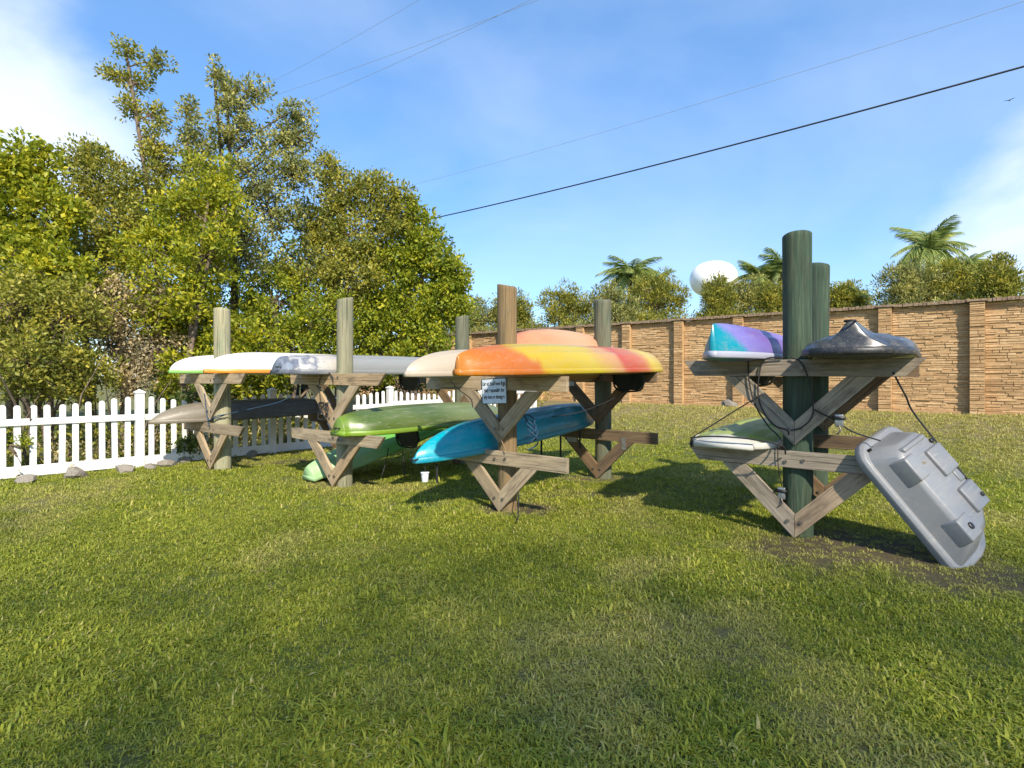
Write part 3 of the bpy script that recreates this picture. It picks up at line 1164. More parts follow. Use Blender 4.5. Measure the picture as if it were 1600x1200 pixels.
def block(x0, x1, y0, y1, z0, z1, tp=.03):
    v = [(x0, y0, z0), (x1, y0, z0), (x1, y1, z0), (x0, y1, z0), (x0 + tp, y0 + tp * .4, z1), (x1 - tp, y0 + tp * .4, z1), (x1 - tp, y1 - tp, z1), (x0 + tp, y1 - tp, z1)]
    return v, [(0, 3, 2, 1), (4, 5, 6, 7), (0, 1, 5, 4), (1, 2, 6, 5), (2, 3, 7, 6), (3, 0, 4, 7)]


for nm, bb in (('moulded_block', (.18, .42, .06, .24, .01, BD + .022)), ('moulded_block', (.68, .90, .06, .27, .01, BD + .012)),
               ('bow_ramp', (.12, .21, .14, .52, .10, BD + .02)), ('pontoon_block', (.23, .50, .34, .60, .01, BD + .026)), ('pontoon_block', (.55, .80, .34, .59, .01, BD + .026)),
               ('pontoon_bridge', (.44, .59, .45, .57, .02, BD + .012))):
    obj(nm, bevelled(nm, *block(*bb), .014), M['grey_hull'], boat)
for (x, y, z, r_) in ((.79, .165, BD + .013, .024), (.225, .53, BD + .008, .018), (.70, .52, BD + .027, .016), (.05, .10, .04, .011)):
    v, f = tube([(x, y, z - .03), (x, y, z + .008), (x, y, z + .012)], [r_, r_, r_ * .7], 12)
    obj('drain_plug', new_mesh('drain_plug', v, f), M['black'], boat)

# ------------------------------------------------------------------ warning sign
sg = thing('warning_sign', 'small white warning sign with three lines of black lettering', 'sign', tuple(Vector((*B1, 0)) + V * (-.045) - U * .006 + Vector((0, 0, 1.075))), -ANG)
sg.rotation_euler = (0, R(-2.5), -ANG)
obj('plate', prism_mesh('plate', [(-.16, 0), (.16, 0), (.16, .255), (-.16, .255)], -.004, 0, .0015), M['sign'], sg)
fr = []
for x0, x1, z0, z1 in ((-.16, .16, .249, .255), (-.16, .16, 0, .006), (-.16, -.154, .006, .249), (.154, .16, .006, .249)):
    fr.append(boxvf(x0, x1, -.0062, -.0042, z0, z1))
obj('border', new_mesh('border', *merge(fr)), M['ink'], sg)
for i, s in enumerate(('Use at Your own Risk', 'Not responsible for', 'any loss or damages')):
    cu = bpy.data.curves.new('lettering', 'FONT')
    cu.body = s
    cu.align_x = 'CENTER'
    cu.size = .046
    cu.offset = .0013
    tmp = bpy.data.objects.new('tmp_text', cu)
    C.objects.link(tmp)
    bpy.context.view_layer.update()
    me = bpy.data.meshes.new_from_object(tmp.evaluated_get(bpy.context.evaluated_depsgraph_get()))
    bpy.data.objects.remove(tmp)
    for vv in me.vertices:
        x, y = vv.co.x * .72, vv.co.y * 1.15
        vv.co = (x, -.0055, y)
    me.materials.clear()
    me.materials.append(M['ink'])
    obj('lettering', me, None, sg, (0, 0, .185 - i * .066))
for x in (-.10, .10):
    obj('screw', bolt_me, None, sg, (x * .0, -.002, .238 if x > 0 else .016)).scale = (.35, .35, .35)

# ------------------------------------------------------------------ ropes, straps, small things


def rope(name, label, pts_, r, mat, k=6, cat='rope'):
    v, f = tube(smooth_path(pts_, k), r, 6)
    return tag(obj(name, new_mesh(name, v, f, True), mat), label, cat)


def AP(s, z, d=-.02):
    p = Vector((*A1, 0)) + V * s - U * .0 + U * d
    return (p.x, p.y, z)


rope('tie_rope', 'black rope looping from the upper beam down to the white rimmed kayak', [AP(-.36, 1.50), AP(-.35, 1.30), AP(-.30, 1.10), AP(-.20, .93), AP(-.13, .86), AP(-.07, .80, -.1), AP(-.10, .755, -.2)], .0065, M['rope_dark'])
rope('tie_rope', 'black rope hanging in a wide loop over the upper beam left of the post', [AP(-.08, 1.51), AP(-.22, 1.495, -.025), AP(-.27, 1.36), AP(-.27, 1.14), AP(-.17, .95), AP(-.05, .90), AP(-.04, .86)], .0065, M['rope_dark'])
rope('tie_rope', 'black rope running diagonally down to the lower beam end', [AP(-.24, 1.20), AP(-.45, 1.06), AP(-.68, .90), AP(-.85, .78), AP(-.86, .70), AP(-.84, .77, -.05)], .006, M['rope_dark'])
rope('tie_rope', 'black rope stretched across the white kayak end', [AP(-.80, .80, -.2), AP(-.6, .83, -.24), AP(-.3, .83, -.24), AP(-.06, .79, -.2), AP(-.06, .70, -.03)], .007, M['rope_dark'])
rope('tie_rope', 'black rope hanging over the dark green post to the brace', [AP(-.02, 1.51), AP(.05, 1.47), AP(.10, 1.36), AP(.14, 1.16), AP(.135, 1.02), AP(.06, .93), AP(-.02, .90)], .006, M['rope_dark'])
rope('tie_rope', 'black rope from the right brace to the grey boat top', [AP(.15, 1.08), AP(.30, 1.0), AP(.42, .92, -.05), (2.80, 4.18, .86)], .006, M['rope_dark'])
b0 = orig + el * .05 + ew * (BWD * .98) + nn_ * (BD * .9)
b1 = orig + el * BL * .70 + ew * (BWD * .93) + nn_ * (BD * .8)
rope('tie_rope', 'taut black rope from the upper beam down the grey boat side', [AP(.68, 1.38, -.01), tuple((Vector(AP(.68, 1.38)) + b0) / 2), tuple(b0), tuple(b1)], .007, M['rope_dark'], 5)


def ratchet(label, p):
    e = thing('ratchet_buckle', label, 'buckle', p, -ANG)
    obj('frame', bevelled('frame', *boxvf(-.03, .03, -.03, -.005, -.05, .05), .006), M['steel'], e)
    v, f = tube([(-.045, -.03, .02), (.045, -.03, .02)], .014, 10)
    obj('spool', new_mesh('spool', v, f, True), M['black'], e)
    v, f = tube(smooth_path([(0, -.03, -.04), (.012, -.04, -.075), (-.012, -.04, -.105)], 4), .007, 6)
    obj('hook', new_mesh('hook', v, f, True), M['bolt'], e)
    return e


ratchet('metal ratchet buckle clipped on the right upper brace', AP(.33, 1.0, -.02))
ratchet('metal ratchet buckle hanging beside the left lower brace', AP(-.10, .36, .03))
rope('thin_rope', 'thin vertical cord between the beam and the hanging buckle', [AP(-.12, .78), AP(-.12, .6, -.015), AP(-.10, .42, .02)], .004, M['rope_dark'])
for i, (px_, y0, y1, dz, lb_) in enumerate(((845, 676, 715, 6.5, 'black strap dangling under the turquoise kayak middle'), (875, 668, 718, 6.9, 'black strap dangling under the turquoise kayak tail'),
                                          (905, 665, 700, 7.1, 'short black strap beside the metal plated rack frame'), (682, 725, 755, 5.35, 'short black strap under the turquoise kayak nose'))):
    a, b_ = pw(px_, y0, dz), pw(px_ + 1, y1, dz)
    me = prism_mesh('strap', [(-.012, 0), (.012, 0), (.011, a.z - b_.z), (-.013, a.z - b_.z)], -.002, .002, .0006)
    tag(obj('hanging_strap', me, M['strap'], None, (b_.x, b_.y, b_.z), (0, 0, -.4)), lb_, 'strap')
rp_ = Vector((*B1, 0))
BPt = lambda s, z, t=0.0: tuple(rp_ + V * s + U * t + Vector((0, 0, z)))
coil = []
for i in range(40):
    a = i * .9
    coil.append(BPt(.27 + .055 * math.cos(a) + .004 * i * .3, .88 + .10 * math.sin(a * .5) - .004 * i, .15 + .05 * math.sin(a)))
rope('rope_bundle', 'tangled navy rope bundle hanging behind the sign post', coil, .007, M['rope_blue'], 3)
rope('tie_rope', 'dark cord dangling from the orange kayak tip', [BPt(-.35, 1.34, -.35), BPt(-.36, 1.22, -.2), BPt(-.33, 1.12, -.05), BPt(-.33, 1.03, -.02)], .005, M['rope_dark'])
rope('tie_rope', 'thin cord stretched from the far orange kayak to the turquoise deck', [BPt(.3, .93, .5), BPt(.45, .98, .9), BPt(.5, 1.15, 1.7), BPt(.5, 1.34, 2.0)], .005, M['rope_dark'])
rope('tie_rope', 'tan cord wound where the sign post braces meet', [BPt(-.03, .93, -.012), BPt(.03, .86, -.02), BPt(-.03, .80, -.02), BPt(.05, .72, -.02), BPt(.12, .62, -.03)], .005, M['rope_tan'])
rope('ground_cord', 'dark cord lying from the sign post out onto the grass', [BPt(.16, .40, .1), BPt(.25, .2, .0), BPt(.36, .05, -.15), BPt(.44, .035, -.28)], .006, M['rope_dark'])
dp = Vector((*D1, 0))
DPt = lambda s, z, t=0.0: tuple(dp + V * s + U * t + Vector((0, 0, z)))
rope('blue_rope', 'blue cord knotted round the pale post by the fence', [DPt(-.14, 1.1, -.01), DPt(-.05, .78, -.012), DPt(.05, .72, -.02), DPt(.20, .78, .0), DPt(.26, .80, .1), DPt(.10, .73, -.015), DPt(0, .70, -.02), DPt(.04, .64, -.02)], .007, M['rope_blue'])
rope('blue_rope', 'blue cord trailing over the olive grey kayak', [DPt(.24, .79, .05), DPt(.30, .86, .4), DPt(.4, .98, .9), DPt(.5, 1.2, 1.2)], .006, M['rope_blue'])
cp = Vector((*C1, 0))
CPt = lambda s, z, t=0.0: tuple(cp + V * s + U * t + Vector((0, 0, z)))
coil = [CPt(-.16 + .09 * math.sin(i * 1.1), .92 + .11 * math.cos(i * .83), -.02 + .02 * math.sin(i)) for i in range(26)]
rope('rope_bundle', 'tangle of dark cord and clips on the pale post rack braces', coil, .006, M['rope_dark'], 3)
rope('tie_rope', 'dark cord looped over the beam under the mottled kayak', [CPt(-.2, 1.0, -.02), CPt(-.24, 1.25, -.02), CPt(-.18, 1.37, -.02), CPt(-.05, 1.40, -.02), CPt(.04, 1.33, -.02), CPt(.05, 1.25, -.02)], .006, M['rope_dark'])
for i, (a, b_, lb_) in enumerate(((pw(607, 700, 7.1), pw(597, 742, 6.9), 'grey strap trailing from the black seat to the grass'), (pw(629, 705, 7.1), pw(632, 745, 6.95), 'second grey strap hanging under the black seat'))):
    rope('hanging_strap', lb_, [a, (a + b_) / 2 + Vector((.01, 0, 0)), b_], .007, M['strap'], 4, 'strap')
# cup hung from the turquoise nose
cpw = pw(664, 753, 5.15)
cup = thing('plastic_cup', 'small clear plastic cup hanging below the turquoise kayak nose', 'cup', cpw)
v, f = tube([(0, 0, 0), (0, 0, .005), (0, 0, .075), (0, 0, .08)], [.028, .030, .036, .036], 14)
obj('body', new_mesh('body', v, f, True), M['cup'], cup)
v, f = tube([(0, 0, .081), (0, 0, .092)], [.041, .041], 14)
obj('lid', new_mesh('lid', v, f, True), M['cup'], cup)
v, f = tube([(0, 0, .09), (0, .005, .15)], .003, 5)
obj('string', new_mesh('string', v, f), M['rope_dark'], cup)

# ------------------------------------------------------------------ picket fence
FP = [Vector((-7.15, 6.62, 0)), Vector((-5.55, 8.2, 0)), Vector((-4.22, 9.68, 0)), Vector((-2.55, 11.5, 0)), Vector((-.95, 13.25, 0)), Vector((.6, 15.0, 0))]
fence = thing('picket_fence', 'white vinyl picket fence with scalloped top below the trees', 'fence', (FP[1].x, FP[1].y, 0))
FI = fence.matrix_world.inverted()
FI = Matrix.Translation(-Vector((FP[1].x, FP[1].y, 0)))
post_m = merge([boxvf(-.055, .055, -.055, .055, -.15, 1.10), boxvf(-.066, .066, -.066, .066, 1.10, 1.125)])
cap_v = [(-.062, -.062, 1.125), (.062, -.062, 1.125), (.062, .062, 1.125), (-.062, .062, 1.125), (0, 0, 1.16)]
post_m = merge([post_m, (cap_v, [(0, 1, 4), (1, 2, 4), (2, 3, 4), (3, 0, 4)])])
fpost_me = bevelled('post', post_m[0], post_m[1], .004, 2, False)
fpost_me.materials.append(M['vinyl'])


def picket_mesh(h):
    n = 7
    pts_ = [(-.036, .10), (.036, .10), (.036, h - .036)]
    pts_ += [(.036 * math.cos(math.pi * i / n), h - .036 + .036 * math.sin(math.pi * i / n)) for i in range(1, n)]
    pts_ += [(-.036, h - .036)]
    me = prism_mesh('picket', pts_, -.011, .011, .003)
    me.materials.append(M['vinyl'])
    return me


pk_cache = {}
for i, p in enumerate(FP):
    d = (FP[min(i + 1, len(FP) - 1)] - FP[max(i - 1, 0)]).normalized()
    a = math.atan2(d.y, d.x)
    obj('post', fpost_me, None, fence, FI @ Vector((p.x, p.y, gz(p.x, p.y))), (0, 0, a))
for i in range(len(FP) - 1):
    p, q = FP[i], FP[i + 1]
    d = q - p
    ln = d.length
    d.normalize()
    a = math.atan2(d.y, d.x)
    mid_ = (p + q) / 2
    zz = (gz(p.x, p.y) + gz(q.x, q.y)) / 2
    for z0, z1, th in ((.02, .165, .022), (.70, .79, .020)):
        me = prism_mesh('rail', [(-ln / 2 + .05, z0), (ln / 2 - .05, z0), (ln / 2 - .05, z1), (-ln / 2 + .05, z1)], -.034, -.0115, .004)
        me.materials.append(M['vinyl'])
        obj('rail', me, None, fence, FI @ Vector((mid_.x, mid_.y, zz)), (0, 0, a))
    n = max(3, round(ln / .152) - 1)
    for k in range(n):
        s_ = (k + 1) / (n + 1)
        pp = p.lerp(q, s_)
        h = .955 + .125 * (abs(2 * s_ - 1) ** 1.8)
        key = round(h, 2)
        if key not in pk_cache:
            pk_cache[key] = picket_mesh(key)
        obj('picket', pk_cache[key], None, fence, FI @ Vector((pp.x, pp.y, gz(pp.x, pp.y))), (random.uniform(-.012, .012), random.uniform(-.012, .012), a))


# rocks along the fence foot and by the wall
def rock_mesh(seed):
    bm = bmesh.new()
    bmesh.ops.create_icosphere(bm, subdivisions=2, radius=1)
    o = Vector((seed * 3.1, seed * 1.7, 0))
    for v_ in bm.verts:
        n_ = noise.noise(v_.co * 1.1 + o) * .45 + noise.noise(v_.co * 2.7 + o) * .18 + noise.noise(v_.co * 7 + o) * .05
        v_.co *= 1 + n_
        v_.co.z *= .75
    me = bpy.data.meshes.new('rock')
    bm.to_mesh(me)
    bm.free()
    me.materials.append(M['rock'])
    return me


rocks = [rock_mesh(i + 1) for i in range(4)]
for i, (x, y, dpt, s_, lb_) in enumerate(((118, 750, 7.35, .17, 'largest grey rock at the fence foot on the far left'), (197, 741, 7.75, .13, 'flat rock at the fence foot left of its first post'),
                                        (236, 733, 8.0, .10, 'small rock just past the first fence post'), (262, 729, 8.25, .14, 'rock at the fence foot near the trailing vine'),
                                        (40, 757, 6.95, .12, 'half buried rock at the left picture edge'), (286, 724, 8.6, .11, 'rock beneath the olive kayak end'),
                                        (392, 712, 9.35, .12, 'rock by the fence behind the pale post'), (1142, 632, 15.0, .30, 'pale rock lying at the stone wall foot'))):
    p = pw(x, y, dpt)
    o = obj('rock', rocks[i % 4], None, None, (p.x, p.y, gz(p.x, p.y) + .02), (random.uniform(-.2, .2), random.uniform(-.2, .2), random.uniform(0, 6)))
    o.scale = (s_ * 1.0, s_ * .8, s_ * .85)
    tag(o, lb_, 'rock', 'rocks lying in the grass')


# ------------------------------------------------------------------ vegetation
def leaves(centres, radii, per, size, rg, flat=.5, aspect=.5, up=.35):
    """folded two-triangle leaves scattered in clumps; returns arrays"""
    cs = np.repeat(np.asarray(centres, dtype=np.float64), per, axis=0)
    rs = np.repeat(np.asarray(radii, dtype=np.float64), per)
    n = len(cs)
    d = rg.normal(size=(n, 3))
    d /= np.linalg.norm(d, axis=1)[:, None]
    rad = rs * rg.random(n) ** .5
    p = cs + d * rad[:, None] * np.array([1, 1, .8])
    ax = d * .8 + rg.normal(size=(n, 3)) * .6 + np.array([0, 0, up])
    ax /= np.linalg.norm(ax, axis=1)[:, None]
    rnd = rg.normal(size=(n, 3)) + np.array([0, 0, flat])
    sd_ = np.cross(ax, rnd)
    sd_ /= (np.linalg.norm(sd_, axis=1)[:, None] + 1e-9)
    nm = np.cross(sd_, ax)
    sz = size * (.6 + .8 * rg.random(n))[:, None]
    v0 = p
    v2 = p + ax * sz
    v1 = p + ax * sz * .45 + sd_ * sz * aspect * .5 + nm * sz * .10
    v3 = p + ax * sz * .45 - sd_ * sz * aspect * .5 + nm * sz * .10
    vv = np.stack([v0, v1, v2, v3], axis=1).reshape(-1, 3)
    i = np.arange(n)[:, None] * 4
    ff = np.concatenate([i + np.array([0, 1, 2]), i + np.array([0, 2, 3])])
    return vv, ff


def tree(name, label, base, lobes, leafm, size, per=42, barkm='bark', cat='tree', trunk_r=.09, clump_r=.26, stems=1, seed=1, aspect=.5, group=None, twigs=.5, up=.35, inner=.25):
    """lobes: (x, y, z, rx, ry, rz, clumps) in world metres"""
    rg = np.random.default_rng(seed)
    rd = random.Random(seed)
    bx_, by_ = base
    bz_ = gz(bx_, by_)
    e = thing(name, label, cat, (bx_, by_, bz_), 0, group)
    org = np.array([bx_, by_, bz_])
    cen, rad = [], []
    wood_parts = []
    zmin = min(l[2] - l[5] for l in lobes)
    stem_tops = []
    for s in range(stems):
        a = rd.uniform(0, 6.28)
        off = Vector((math.cos(a), math.sin(a), 0)) * (.22 * (stems > 1) * rd.uniform(.5, 1.4))
        tip_l = lobes[s % len(lobes)]
        tip = Vector((tip_l[0] - bx_, tip_l[1] - by_, tip_l[2] - bz_))
        p0 = Vector((off.x, off.y, -.1))
        pts_ = [p0]
        for q in (.25, .5, .75, 1):
            pp = p0.lerp(tip, q)
            pp.x = p0.x + (tip.x - p0.x) * q ** 1.6 + rd.uniform(-.08, .08)
            pp.y = p0.y + (tip.y - p0.y) * q ** 1.6 + rd.uniform(-.08, .08)
            pts_.append(pp)
        rads = [trunk_r * (1 - .75 * i / (4 * 4)) if False else trunk_r * (1.15 - .85 * (i / (4 * 4.0))) for i in range(17)]
        sp = smooth_path(pts_, 4)
        wood_parts.append(tube(sp, rads[:len(sp)], 7))
        stem_tops.append((sp, rads))
    for li, (lx, ly, lz, rx, ry, rz, nc) in enumerate(lobes):
        lc = Vector((lx - bx_, ly - by_, lz - bz_))
        sp, rads = stem_tops[li % stems]
        # a limb leaves the stem where it is somewhat lower than the lobe
        zt = lc.z - .5 * (Vector((lc.x, lc.y, 0)) - Vector((sp[8].x, sp[8].y, 0))).length - rz * .3
        j = min(range(len(sp)), key=lambda q: abs(sp[q].z - max(.3, zt)))
        st = sp[j]
        r0 = max(.012, rads[min(j, 16)] * .6)
        m1 = st.lerp(lc, .5) + Vector((rd.uniform(-.12, .12), rd.uniform(-.12, .12), .08))
        wood_parts.append(tube(smooth_path([st, m1, lc], 4), [r0 + (.012 - r0) * i / 8 for i in range(9)], 6))
        for c_ in range(nc):
            d = rg.normal(size=3)
            d /= np.linalg.norm(d)
            rr0 = (inner + (1 - inner) * rg.random()) ** .6
            p = np.array(lc) + d * np.array([rx, ry, rz]) * rr0
            if p[2] < .12:
                p[2] = .12 + .2 * rg.random()
            cen.append(p)
            rad.append(clump_r * (.5 + .75 * rg.random()))
            if rd.random() < twigs:
                mm = lc.lerp(Vector(p), .5) + Vector((0, 0, -.05))
                wood_parts.append(tube([lc.lerp(Vector(p), .05), mm, Vector(p)], [.011, .008, .004], 3, False))
    v, f = merge(wood_parts)
    tr = obj('trunk', new_mesh('trunk', v, f, True), M[barkm], e)
    vv, ff = leaves(cen, rad, round(per * 1.2), size, rg, aspect=aspect, up=up)
    obj('crown', fast_mesh('crown', vv, ff), M[leafm], e)
    return e


def lob(px_, py_, dep, rpx, rpy, n, ry=None):
    p = pw(px_, py_, dep)
    rx = rpx / F * dep
    return (p.x, p.y, p.z, rx, ry if ry else rx * .8, rpy / F * dep, round(n * (1.35 if n >= 20 else 1.1)))


def gx(px_, dep):
    return ((px_ - 800) / F * dep, dep)


WG = 'trees behind the picket fence'
# the wood behind the fence, from the left
tree('broadleaf_tree', 'yellow green tree with large leaves at the far left', gx(15, 10.2),
     [lob(45, 260, 10.2, 45, 42, 30), lob(0, 300, 10.2, 60, 60, 40), lob(75, 340, 10.2, 50, 50, 34), lob(20, 400, 10.0, 70, 60, 46), lob(90, 440, 9.9, 60, 60, 40), lob(-60, 360, 10.4, 60, 120, 50)],
     'leaf_yellow', .092, 50, seed=21, group=WG, aspect=.6, trunk_r=.10)
tree('olive_tree', 'olive green tree rounding up beside the tall thin one', gx(140, 11.8),
     [lob(130, 250, 11.8, 38, 32, 26), lob(175, 290, 11.8, 45, 50, 38), lob(120, 320, 11.8, 55, 50, 40), lob(190, 370, 11.6, 60, 60, 50), lob(150, 430, 11.4, 70, 60, 50)],
     'leaf_olive', .085, 46, seed=22, group=WG, trunk_r=.08)
tree('tall_tree', 'tallest sparse tree reaching the top of the picture', gx(262, 12.6),
     [lob(200, 78, 12.6, 20, 22, 8), lob(178, 112, 12.6, 22, 14, 8), lob(240, 98, 12.6, 24, 22, 10), lob(215, 130, 12.6, 28, 20, 11), lob(205, 165, 12.6, 20, 24, 9), lob(232, 180, 12.6, 26, 24, 12),
      lob(240, 215, 12.6, 34, 28, 18), lob(255, 255, 12.6, 38, 32, 24), lob(250, 300, 12.6, 48, 40, 34), lob(222, 340, 12.6, 40, 40, 28)],
     'leaf_olive', .088, 30, 'bark', seed=23, group=WG, trunk_r=.085, clump_r=.19, twigs=1.0)
tree('tall_tree', 'slim grey green tree just right of the tallest one', gx(310, 12.9),
     [lob(293, 165, 12.9, 13, 18, 7), lob(302, 205, 12.9, 24, 26, 15), lob(318, 245, 12.9, 32, 32, 22), lob(322, 295, 12.9, 34, 40, 26), lob(290, 340, 12.7, 44, 44, 30), lob(340, 380, 12.5, 50, 50, 36)],
     'leaf_grey', .085, 38, seed=24, group=WG, trunk_r=.07, clump_r=.21, twigs=.9)
tree('forked_tree', 'forked tree with open clusters against the blue sky', gx(378, 12.3),
     [lob(338, 112, 12.3, 13, 20, 7), lob(352, 145, 12.3, 20, 26, 12), lob(378, 160, 12.3, 28, 30, 17), lob(400, 142, 12.3, 20, 20, 9), lob(362, 205, 12.3, 34, 36, 22), lob(455, 175, 12.3, 30, 20, 14),
      lob(470, 215, 12.3, 24, 30, 15), lob(432, 220, 12.3, 34, 34, 20), lob(395, 275, 12.3, 44, 36, 26), lob(455, 275, 12.3, 40, 36, 26), lob(420, 330, 12.3, 60, 40, 38), lob(380, 390, 12.0, 60, 60, 42)],
     'leaf_grey', .085, 36, 'bark_dark', seed=25, group=WG, trunk_r=.085, clump_r=.22, stems=2, twigs=.9)
tree('bright_shrub', 'bright yellow green bush in front of the tall sparse trees', gx(300, 10.6),
     [lob(330, 270, 10.9, 42, 26, 18), lob(350, 320, 10.8, 36, 40, 22), lob(285, 330, 10.8, 50, 36, 26), lob(240, 390, 10.6, 60, 46, 34), lob(320, 400, 10.6, 60, 60, 40), lob(265, 460, 10.4, 70, 60, 44)],
     'leaf_yellow', .085, 46, seed=26, group=WG, cat='bush', trunk_r=.06, stems=2)
tree('dense_tree', 'dense olive tree with dry twigs left of the round green one', gx(540, 13.4),
     [lob(515, 262, 13.4, 22, 24, 14), lob(530, 300, 13.4, 40, 36, 30), lob(580, 300, 13.4, 40, 38, 32), lob(500, 345, 13.2, 44, 40, 34), lob(560, 365, 13.2, 56, 46, 44), lob(480, 420, 13.0, 60, 56, 46), lob(550, 440, 13.0, 60, 56, 46), lob(618, 330, 13.4, 34, 40, 26)],
     'leaf_olive', .085, 48, seed=27, group=WG, trunk_r=.09, stems=2)
tree('round_tree', 'round leafy green tree where the wood ends beside the wall', gx(640, 13.9),
     [lob(640, 345, 13.8, 34, 40, 30), lob(665, 395, 13.8, 44, 44, 42), lob(615, 410, 13.6, 50, 50, 46), lob(700, 430, 13.9, 32, 36, 28), lob(690, 480, 13.8, 44, 40, 42), lob(640, 480, 13.6, 60, 50, 56),
      lob(580, 490, 13.4, 50, 50, 44), lob(660, 545, 13.6, 46, 44, 44), lob(600, 560, 13.4, 60, 46, 48), lob(715, 452, 13.9, 18, 22, 10)],
     'leaf_mid', .092, 50, seed=28, group=WG, trunk_r=.11, stems=2, aspect=.58)
# undergrowth right behind the fence
tree('undergrowth_bush', 'tangled undergrowth bush behind the left end of the fence', gx(60, 9.3),
     [lob(20, 480, 9.2, 80, 60, 46), lob(100, 500, 9.4, 70, 60, 44), lob(40, 570, 8.9, 80, 50, 40), lob(120, 585, 9.4, 60, 50, 34), lob(-40, 560, 9.0, 60, 80, 40)],
     'leaf_olive', .075, 46, seed=31, group=WG, cat='bush', trunk_r=.045, stems=4, twigs=1)
tree('undergrowth_bush', 'brownish thicket around the bare trunk behind the fence post', gx(195, 10.2),
     [lob(190, 480, 10.4, 70, 50, 42), lob(170, 540, 10.2, 50, 46, 22), lob(240, 545, 10.4, 46, 50, 24), lob(215, 600, 10.2, 50, 36, 16)],
     'leaf_twig', .07, 40, seed=32, group=WG, cat='bush', trunk_r=.10, stems=1, twigs=1)
tree('undergrowth_bush', 'leafy yellow bush above the white kayaks', gx(310, 10.9),
     [lob(280, 500, 10.9, 60, 50, 40), lob(340, 520, 11.0, 60, 60, 44), lob(300, 580, 10.6, 60, 46, 36), lob(395, 560, 11.2, 50, 60, 40)],
     'leaf_yellow', .085, 44, seed=33, group=WG, cat='bush', trunk_r=.045, stems=4, twigs=.8)
tree('undergrowth_bush', 'green thicket between the two pale rack posts', gx(440, 12.2),
     [lob(430, 470, 12.3, 60, 60, 50), lob(450, 540, 12.0, 60, 50, 44), lob(500, 500, 12.4, 60, 56, 46), lob(520, 570, 12.6, 60, 40, 40), lob(410, 600, 11.8, 50, 30, 24)],
     'leaf_mid', .082, 48, seed=34, group=WG, cat='bush', trunk_r=.05, stems=4, twigs=.7)
# a further row that closes the wood
for i, (x, lb_) in enumerate(((60, 'dark tree deep in the wood at the left edge'), (270, 'dark tree deep in the wood behind the bright bush'), (470, 'dark tree deep in the wood behind the forked tree'), (600, 'dark tree deep in the wood behind the round tree'))):
    zz = 15.5 + .4 * i
    tree('wood_tree', lb_, gx(x, zz), [lob(x - 60, 420, zz, 70, 70, 40), lob(x + 40, 400, zz, 70, 66, 40), lob(x - 30, 510, zz, 90, 60, 46), lob(x + 60, 500, zz, 80, 60, 44), lob(x, 580, zz, 110, 40, 40)],
         'leaf_dark', .11, 44, 'bark_dark', seed=40 + i, group=WG, trunk_r=.09, stems=3, clump_r=.32)
# leaf litter, low growth and sticks on the ground behind the fence
rgu = np.random.default_rng(5)
cen, rad = [], []
for i in range(1500):
    q = rgu.random() * 11.5 - 1.5
    off = .25 + 5.5 * rgu.random() ** 1.4
    x = FP[1].x + q * .68 - off * .733
    y = FP[1].y + q * .733 + off * .68
    cen.append((x, y, gz(x, y) + rgu.random() ** 2 * .55))
    rad.append(.16 + .14 * rgu.random())
vv, ff = leaves(cen[:900], rad[:900], 22, .075, rgu)
ul = obj('undergrowth', fast_mesh('undergrowth', vv, ff), M['leaf_olive'])
ul['kind'] = 'stuff'
ul['label'] = 'low leafy undergrowth behind the picket fence'
ul['category'] = 'undergrowth'
cl = np.array(cen[900:])
cl[:, 2] *= .35
vv, ff = leaves(cl, np.array(rad[900:]) * 1.5, 30, .07, rgu, up=0)
ul = obj('leaf_litter', fast_mesh('leaf_litter', vv, ff), M['leaf_twig'])
ul['kind'] = 'stuff'
ul['label'] = 'dry brown leaf litter under the trees'
ul['category'] = 'leaf litter'
sticks = []
for i in range(90):
    x, y, z = cen[rgu.integers(len(cen))]
    a_ = rgu.random() * 6.28
    hgt = .5 + 1.4 * rgu.random()
    sticks.append(tube([(x, y, -.05), (x + .15 * math.cos(a_) * hgt, y + .15 * math.sin(a_) * hgt, hgt * .6), (x + .4 * math.cos(a_) * hgt, y + .4 * math.sin(a_) * hgt, hgt)], [.018, .013, .005], 4, False))
ul = obj('brushwood', new_mesh('brushwood', *merge(sticks)), M['bark'])
ul['kind'] = 'stuff'
ul['label'] = 'bare brown stems and sticks behind the fence'
ul['category'] = 'brushwood'
# vine on the fence
tree('vine', 'leafy vine climbing the fence below the white kayaks', gx(292, 8.75),
     [lob(290, 640, 8.8, 18, 34, 12, .18), lob(300, 690, 8.7, 22, 30, 14, .18), lob(318, 610, 8.9, 20, 24, 10, .18), lob(272, 700, 8.6, 10, 16, 4, .1)],
     'leaf_dark', .055, 40, seed=51, cat='vine', trunk_r=.012, stems=2, clump_r=.14)
tree('vine', 'thin creeper growing through the pickets at the left edge', gx(30, 7.25),
     [lob(18, 690, 7.3, 10, 30, 5, .1), lob(35, 700, 7.25, 8, 22, 4, .1)], 'leaf_mid', .05, 26, seed=52, cat='vine', trunk_r=.006, stems=1, clump_r=.10)


